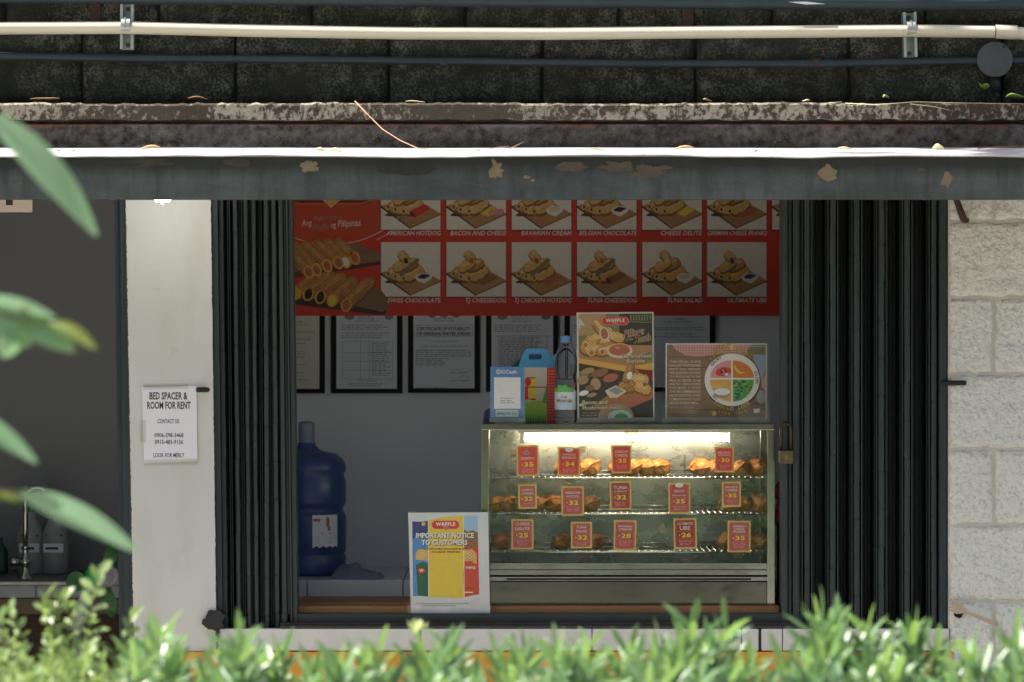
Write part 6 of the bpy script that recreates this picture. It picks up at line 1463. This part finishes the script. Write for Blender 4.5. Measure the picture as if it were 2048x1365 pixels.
rs_ = thing('round_leaf_shrub', 'bright small-leaved shrub with two upright shoots before the dim doorway', 'shrub', (X(140, -3.3), -3.3, 0.06))
rnd = random.Random(3)
for k in range(85):
    px = rnd.uniform(-30, 262); yy = rnd.uniform(-3.7, -3.05); py = 1335 + rnd.uniform(0, 80) + (26 if px < 20 or px > 235 else 0)
    put_shoot(rs_, ROUND[rnd.randrange(5)], (X(px, yy), yy, Z(py, yy) - 0.085), (rnd.uniform(-.5, .5), rnd.uniform(-.6, .6), rnd.uniform(0, 6.3)), rnd.uniform(.62, .9))
for px, py, ln, sc, m_ in ((112, 1318, -.10, .86, 0), (176, 1316, .17, 1.06, 1), (60, 1350, -.35, .75, 2), (150, 1345, -.05, .8, 3), (215, 1352, .35, .75, 2), (30, 1362, -.2, .8, 1), (90, 1352, .2, .8, 4)):
    put_shoot(rs_, ROUND[m_], (X(px, -3.3), -3.3, Z(py, -3.3)), (-.06, ln, 0), sc)
inner = MB()
for k in range(420):
    px = rnd.uniform(-30, 262); yy = rnd.uniform(-3.7, -3.05); zz = rnd.uniform(.3, Z(1350, yy)); q = rnd.uniform(0, 6.3); el = rnd.uniform(-.2, 1.1)
    blade(inner, Vector((X(px, yy), yy, zz)) - rs_.location, (math.cos(q)*math.cos(el), math.sin(q)*math.cos(el), math.sin(el)), (0, 0, 1), .034, .016, .3, .3, 3, 'obovate')
o = inner.build('inner_foliage', LM_round, rs_, smooth=True, fixn=False); o['kind'] = 'stuff'
st_ = MB()
for k in range(7): px = 10 + k*38; st_.tube([(rnd.uniform(-.04, .04), 0, -.01), Vector((X(px, -3.3), -3.3 + rnd.uniform(-.2, .2), Z(1340, -3.3))) - rs_.location], [.008, .003], 6)
st_.build('stems', BARK, rs_, smooth=True)

# broad-leaved branch reaching in from the left, close to the lens
YL = -4.8
br = thing('tree_branch', 'out-of-focus leafy branch reaching in from the left close to the lens', 'branch', (X(-330, YL), YL, 0.0))
def lp_(px, py, y=YL): return Vector((X(px, y), y, Z(py, y))) - br.location
b = MB(); b.tube([(0, 0.05, 0), (.02, 0.03, .8), lp_(-320, 900), lp_(-240, 500), lp_(-150, 180), lp_(-80, 60)], [.016, .013, .010, .008, .005, .003], 8)
for pts in ([lp_(-280, 640), lp_(-120, 610), lp_(-10, 622), lp_(60, 650)], [lp_(-300, 950), lp_(-100, 960), lp_(0, 980), lp_(45, 985)], [lp_(-290, 820), lp_(-120, 800), lp_(-20, 860)], [lp_(-190, 260), lp_(-80, 230), lp_(5, 255)]):
    b.tube(pts, [.006, .0045, .003, .002][:len(pts)], 6)
b.build('twig', BARK, br, smooth=True)
LM_vein = m_leaf('pale_midrib', (0.40, 0.50, 0.30), (0.50, 0.58, 0.38), .4, .3)
def big_leaf(pa, pb, w, upv, bend, tip=0, shp='lance', y=YL, mat=None):
    A, B = lp_(*pa, y), lp_(*pb, y); L = (B-A).length*1.02; q = MB(); d = (B-A).normalized()
    d = (d + Vector(upv).normalized()*bend*.35).normalized()
    mids, nv = blade(q, (0, 0, 0), d, upv, L, w*S(y), bend, .22, 14, shp)
    o = q.build('leaf', [mat or LM_big], br, smooth=True, fixn=False); o.location = A
    r_ = MB().tube([m_ + nv*.0006 for m_ in mids], [.0016*(1-.85*k/14) for k in range(15)], 6).build('midrib', LM_vein, br, smooth=True); r_.location = A; sub(r_, o)
    md = o.modifiers.new('smooth', 'SUBSURF'); md.levels = 1; md.render_levels = 1
big_leaf((-25, 225), (204, 455), 86, (-.15, -.50, .85), .35)
big_leaf((30, 985), (278, 1092), 76, (-.1, -.55, .85), .30)
big_leaf((-110, 812), (76, 918), 66, (-.1, -.55, .85), .25)
LM_tipped = m_leaf('browning_leaf', (0.12, 0.22, 0.03), (0.24, 0.26, 0.05), .4, .4, (.3, .35, .05))
big_leaf((30, 640), (150, 700), 62, (.1, -.75, .6), .3); big_leaf((100, 645), (195, 695), 44, (.1, -.6, .75), .35, mat=LM_tipped); big_leaf((-60, 600), (110, 628), 46, (0, -.7, .7), .3)
big_leaf((20, 660), (8, 715), 60, (.5, -.8, .1), .2); big_leaf((-40, 600), (60, 690), 60, (.1, -.8, .4), .3); big_leaf((40, 610), (95, 650), 36, (.1, -.5, .8), .4, mat=LM_tipped)
big_leaf((-60, 980), (40, 1000), 40, (.1, -.5, .8), .3, mat=LM_tipped)

# ------------------------------------------------------------------ litter on the ledge and canopy
DRY = [plain('dry_leaf_tan', (0.46, 0.32, 0.15), .7, var=.3, scale=60), plain('dry_leaf_brown', (0.22, 0.12, 0.05), .8, var=.3, scale=60), plain('petal_cream', (0.70, 0.58, 0.34), .6, var=.15, scale=60), plain('petal_yellow', (0.72, 0.70, 0.30), .5, var=.2, scale=60), plain('leaf_fresh', (0.22, 0.36, 0.06), .5, var=.3, scale=60)]
def litter(px, py, y, w, hgt, mat, label, rot=0, name='fallen_leaf', cup=.5):
    b = MB(); L = w*S(y); n = 8; vs = []
    for k in range(n+1):
        t = k/n; ww = .72*hgt*S(y)*(.12 + math.sin(math.pi*min(1, t*1.02))**.8); c = cup*.35*hgt*S(y)*math.sin(t*5+px) + .3*hgt*S(y)*t*math.sin(px*1.7)
        vs += [(L*(t-.5), -ww*.6, c + ww*.5), (L*(t-.5), 0, c*.6), (L*(t-.5), ww*.6, c + ww*.75)]
    b.add(vs, [f_ for k in range(n) for f_ in ((k*3, k*3+1, k*3+4, k*3+3), (k*3+1, k*3+2, k*3+5, k*3+4))])
    o = b.build(name, mat, smooth=True, fixn=False); o.location = (X(px, y), y, Z(py, y)); o.rotation_euler = (0, 0, rot)
    md = o.modifiers.new('thick', 'SOLIDIFY'); md.thickness = 0.0006
    tag(o, label, 'leaf' if 'leaf' in name else 'petal', 'litter on the ledge and canopy'); return o
litter(300, 299, -.58, 48, 10, DRY[0], 'curled tan dead leaf on the canopy sheet above the pillar', .1)
litter(483, 302, -.58, 14, 4, DRY[0], 'tiny tan leaf scrap on the canopy above the bunched gate', .9)
litter(640, 304, -.60, 26, 10, DRY[2], 'cream petal on the canopy, left of a touching pair', .2, 'fallen_petal'); litter(672, 303, -.60, 34, 11, DRY[2], 'cream petal on the canopy, larger of a touching pair', -.3, 'fallen_petal')
litter(956, 302, -.56, 12, 4, DRY[1], 'small brown leaf scrap on the canopy beside the twig ends', .5); litter(1160, 300, -.55, 26, 6, DRY[2], 'pale curled leaf scrap on the canopy right of the long twig', .3); litter(1195, 300, -.52, 34, 5, DRY[0], 'flat pale leaf on the canopy above the red banner', .1)
litter(1368, 298, -.52, 44, 8, DRY[0], 'tan dead leaf on the canopy below the thick brown stain', .15); litter(1512, 304, -.6, 12, 5, DRY[1], 'tiny brown leaf scrap alone on the sunlit canopy sheet', .6); litter(1690, 300, -.58, 40, 7, DRY[2], 'pale crumpled leaf on the canopy above the folded gate', .2)
litter(1877, 297, -.58, 25, 17, DRY[3], 'pale yellow green fallen blossom on the shaded canopy end', .2, 'fallen_blossom', .3)
litter(118, 303, -.58, 10, 4, DRY[1], 'tiny dark leaf scrap on the canopy near the green leaf', .4); litter(148, 303, -.58, 9, 5, DRY[1], 'second tiny dark leaf scrap on the canopy near the green leaf', .9)
litter(395, 197, -.15, 40, 7, DRY[1], 'brown dead leaf lying on the ledge against the blackened wall', .15); litter(90, 200, -.1, 60, 8, DRY[1], 'dark flat dead leaf at the back of the ledge, far left', 0); litter(1415, 201, -.14, 20, 8, DRY[0], 'small tan leaf on the ledge below the rust strap', .4)
litter(1772, 196, -.16, 16, 9, DRY[4], 'small yellow green leaf on the ledge left of the bracket foot', .5); litter(1968, 178, -.06, 30, 24, DRY[4], 'olive leaf leaning on the wall under the round box', 1.0); litter(2030, 196, -.12, 40, 12, DRY[4], 'green leaf lying on the ledge at the picture edge', .3); litter(1612, 203, -.16, 16, 5, DRY[2], 'cream leaf scrap on the crumbling ledge rim', .2)
litter(830, 204, -.20, 40, 4, DRY[2], 'thin pale leaf on the ledge rim right of the twig top', .05)
def twig(keys, r, label, mat, name='dry_twig'):
    b = MB(); b.tube([(X(a, y), y, Z(c, y)) for a, c, y in keys], [r*(1-.6*k/(len(keys)-1)) for k in range(len(keys))], 6)
    o = b.build(name, mat, smooth=True); tag(o, label, 'twig', 'dry twigs on the ledge and canopy')
TW = plain('dry_twig_bark', (0.42, 0.24, 0.13), .8, var=.3, scale=60)
twig([(710, 203, -.25), (730, 224, -.28), (765, 259, -.36), (800, 281, -.45), (835, 297, -.55), (880, 301, -.58), (940, 302, -.59), (985, 297, -.59), (1018, 293, -.59)], .0017, 'long thin dry twig hanging from the ledge onto the canopy', TW)
twig([(1012, 301, -.59), (1030, 293, -.6), (1048, 284, -.6)], .0014, 'short dry twig tip rising at the end of the long twig', TW)
twig([(1640, 208, -.2), (1662, 206, -.22), (1684, 204, -.22)], .0014, 'short pale twig on the sunlit end of the ledge rim', DRY[2])
twig([(1690, 207, -.2), (1750, 210, -.235), (1830, 204, -.235), (1900, 206, -.23), (2060, 208, -.23)], .0012, 'long pale wiry stem trailing along the ledge below the round box', DRY[2])
twig([(1820, 208, -.232), (1870, 214, -.24), (1900, 221, -.24)], .0010, 'fine pale stem drooping over the ledge front at the far end', DRY[2])
twig([(1955, 297, -.55), (2000, 294, -.55), (2070, 292, -.55)], .0018, 'dark dry twig on the shaded right end of the canopy', DRY[1])

# ------------------------------------------------------------------ trees along the path, seen in the glass and steel and shading the place
def tree(x, y, h, cr, seed, label, n=2600, group='trees across the path', lean=(0, 0), z0f=.32):
    rnd = random.Random(seed); t = thing('park_tree', label, 'tree', (x, y, 0), group=group)
    b = MB(); lx_, ly_ = lean; LX = lambda z: (lx_*max(0, z/h-.3), ly_*max(0, z/h-.3))
    b.tube([(0, 0, 0), (.1, .05, h*.3), (LX(h*.6)[0]-.05, LX(h*.6)[1], h*.6), (LX(h*.85)[0]+.1, LX(h*.85)[1], h*.85)], [.22, .17, .12, .04], 10)
    tips = []
    for k in range(9):
        a = k*2.4; z0 = h*(z0f + .05*k); ox_, oy_ = LX(z0); L = cr*rnd.uniform(.5, .9)
        p1 = (ox_+math.cos(a)*L*.5, oy_+math.sin(a)*L*.5, z0+L*.35); p2 = (ox_+math.cos(a)*L, oy_+math.sin(a)*L, z0+L*.5); tips += [p1, p2]
        b.tube([(ox_, oy_, z0), p1, p2], [.08, .05, .02], 6)
    b.build('trunk', BARK, t, smooth=True)
    c = MB()
    for k in range(n):
        p = Vector(rnd.choice(tips)) + Vector((rnd.gauss(0, .5), rnd.gauss(0, .5), rnd.gauss(.1, .45)))*(cr*.42)
        q = rnd.uniform(0, 6.3); el = rnd.uniform(-.9, .5)
        blade(c, p, (math.cos(q)*math.cos(el), math.sin(q)*math.cos(el), math.sin(el)), (0, 0, 1), rnd.uniform(.16, .30), rnd.uniform(.09, .15), .3, .2, 2, 'lance')
    c.build('crown', LM_tree, t, smooth=True, fixn=False)
tree(-6.5, -15.5, 8, 3.6, 1, 'broad leafy tree across the path on the left'); tree(0.8, -17, 9, 4.2, 2, 'tall leafy tree across the path opposite the stall'); tree(7.5, -15, 8, 3.6, 3, 'broad leafy tree across the path on the right')
tree(0.15, 2.7, 9.5, 1.75, 9, 'leafy tree behind the stall leaning over its roof', n=2600, group='trees behind the stall', lean=(-1.8, -6.6), z0f=.58)

# unseen hedge added across the path to darken reflections in the steel
for k_, (xc, lb) in enumerate(((-6.0, 'unseen hedge added across the path for reflections, left stretch'), (0.0, 'unseen hedge added across the path for reflections, opposite the stall'), (6.0, 'unseen hedge added across the path for reflections, right stretch'))):
    rnd = random.Random(50+k_); t = thing('reflection_hedge', lb, 'hedge', (xc, -14.3, 0), group='unseen hedges added across the path'); c = MB()
    for q_ in range(2200):
        p = Vector((rnd.uniform(-3, 3), rnd.uniform(-.5, .5), 2.3*rnd.random()**.8)); q = rnd.uniform(0, 6.3); el = rnd.uniform(-.5, .9)
        blade(c, p, (math.cos(q)*math.cos(el), math.sin(q)*math.cos(el), math.sin(el)), (rnd.gauss(0, .4), rnd.gauss(0, .4), 1), rnd.uniform(.16, .28), rnd.uniform(.09, .14), .3, .2, 2, 'lance')
    o = c.build('foliage', LM_tree, t, smooth=True, fixn=False); o['kind'] = 'stuff'
    b = MB()
    for q_ in range(9): xx = -2.8 + q_*.7; b.tube([(xx, 0, 0), (xx+rnd.uniform(-.1, .1), rnd.uniform(-.2, .2), 1.9)], [.04, .015], 6)
    b.build('stems', BARK, t, smooth=True)
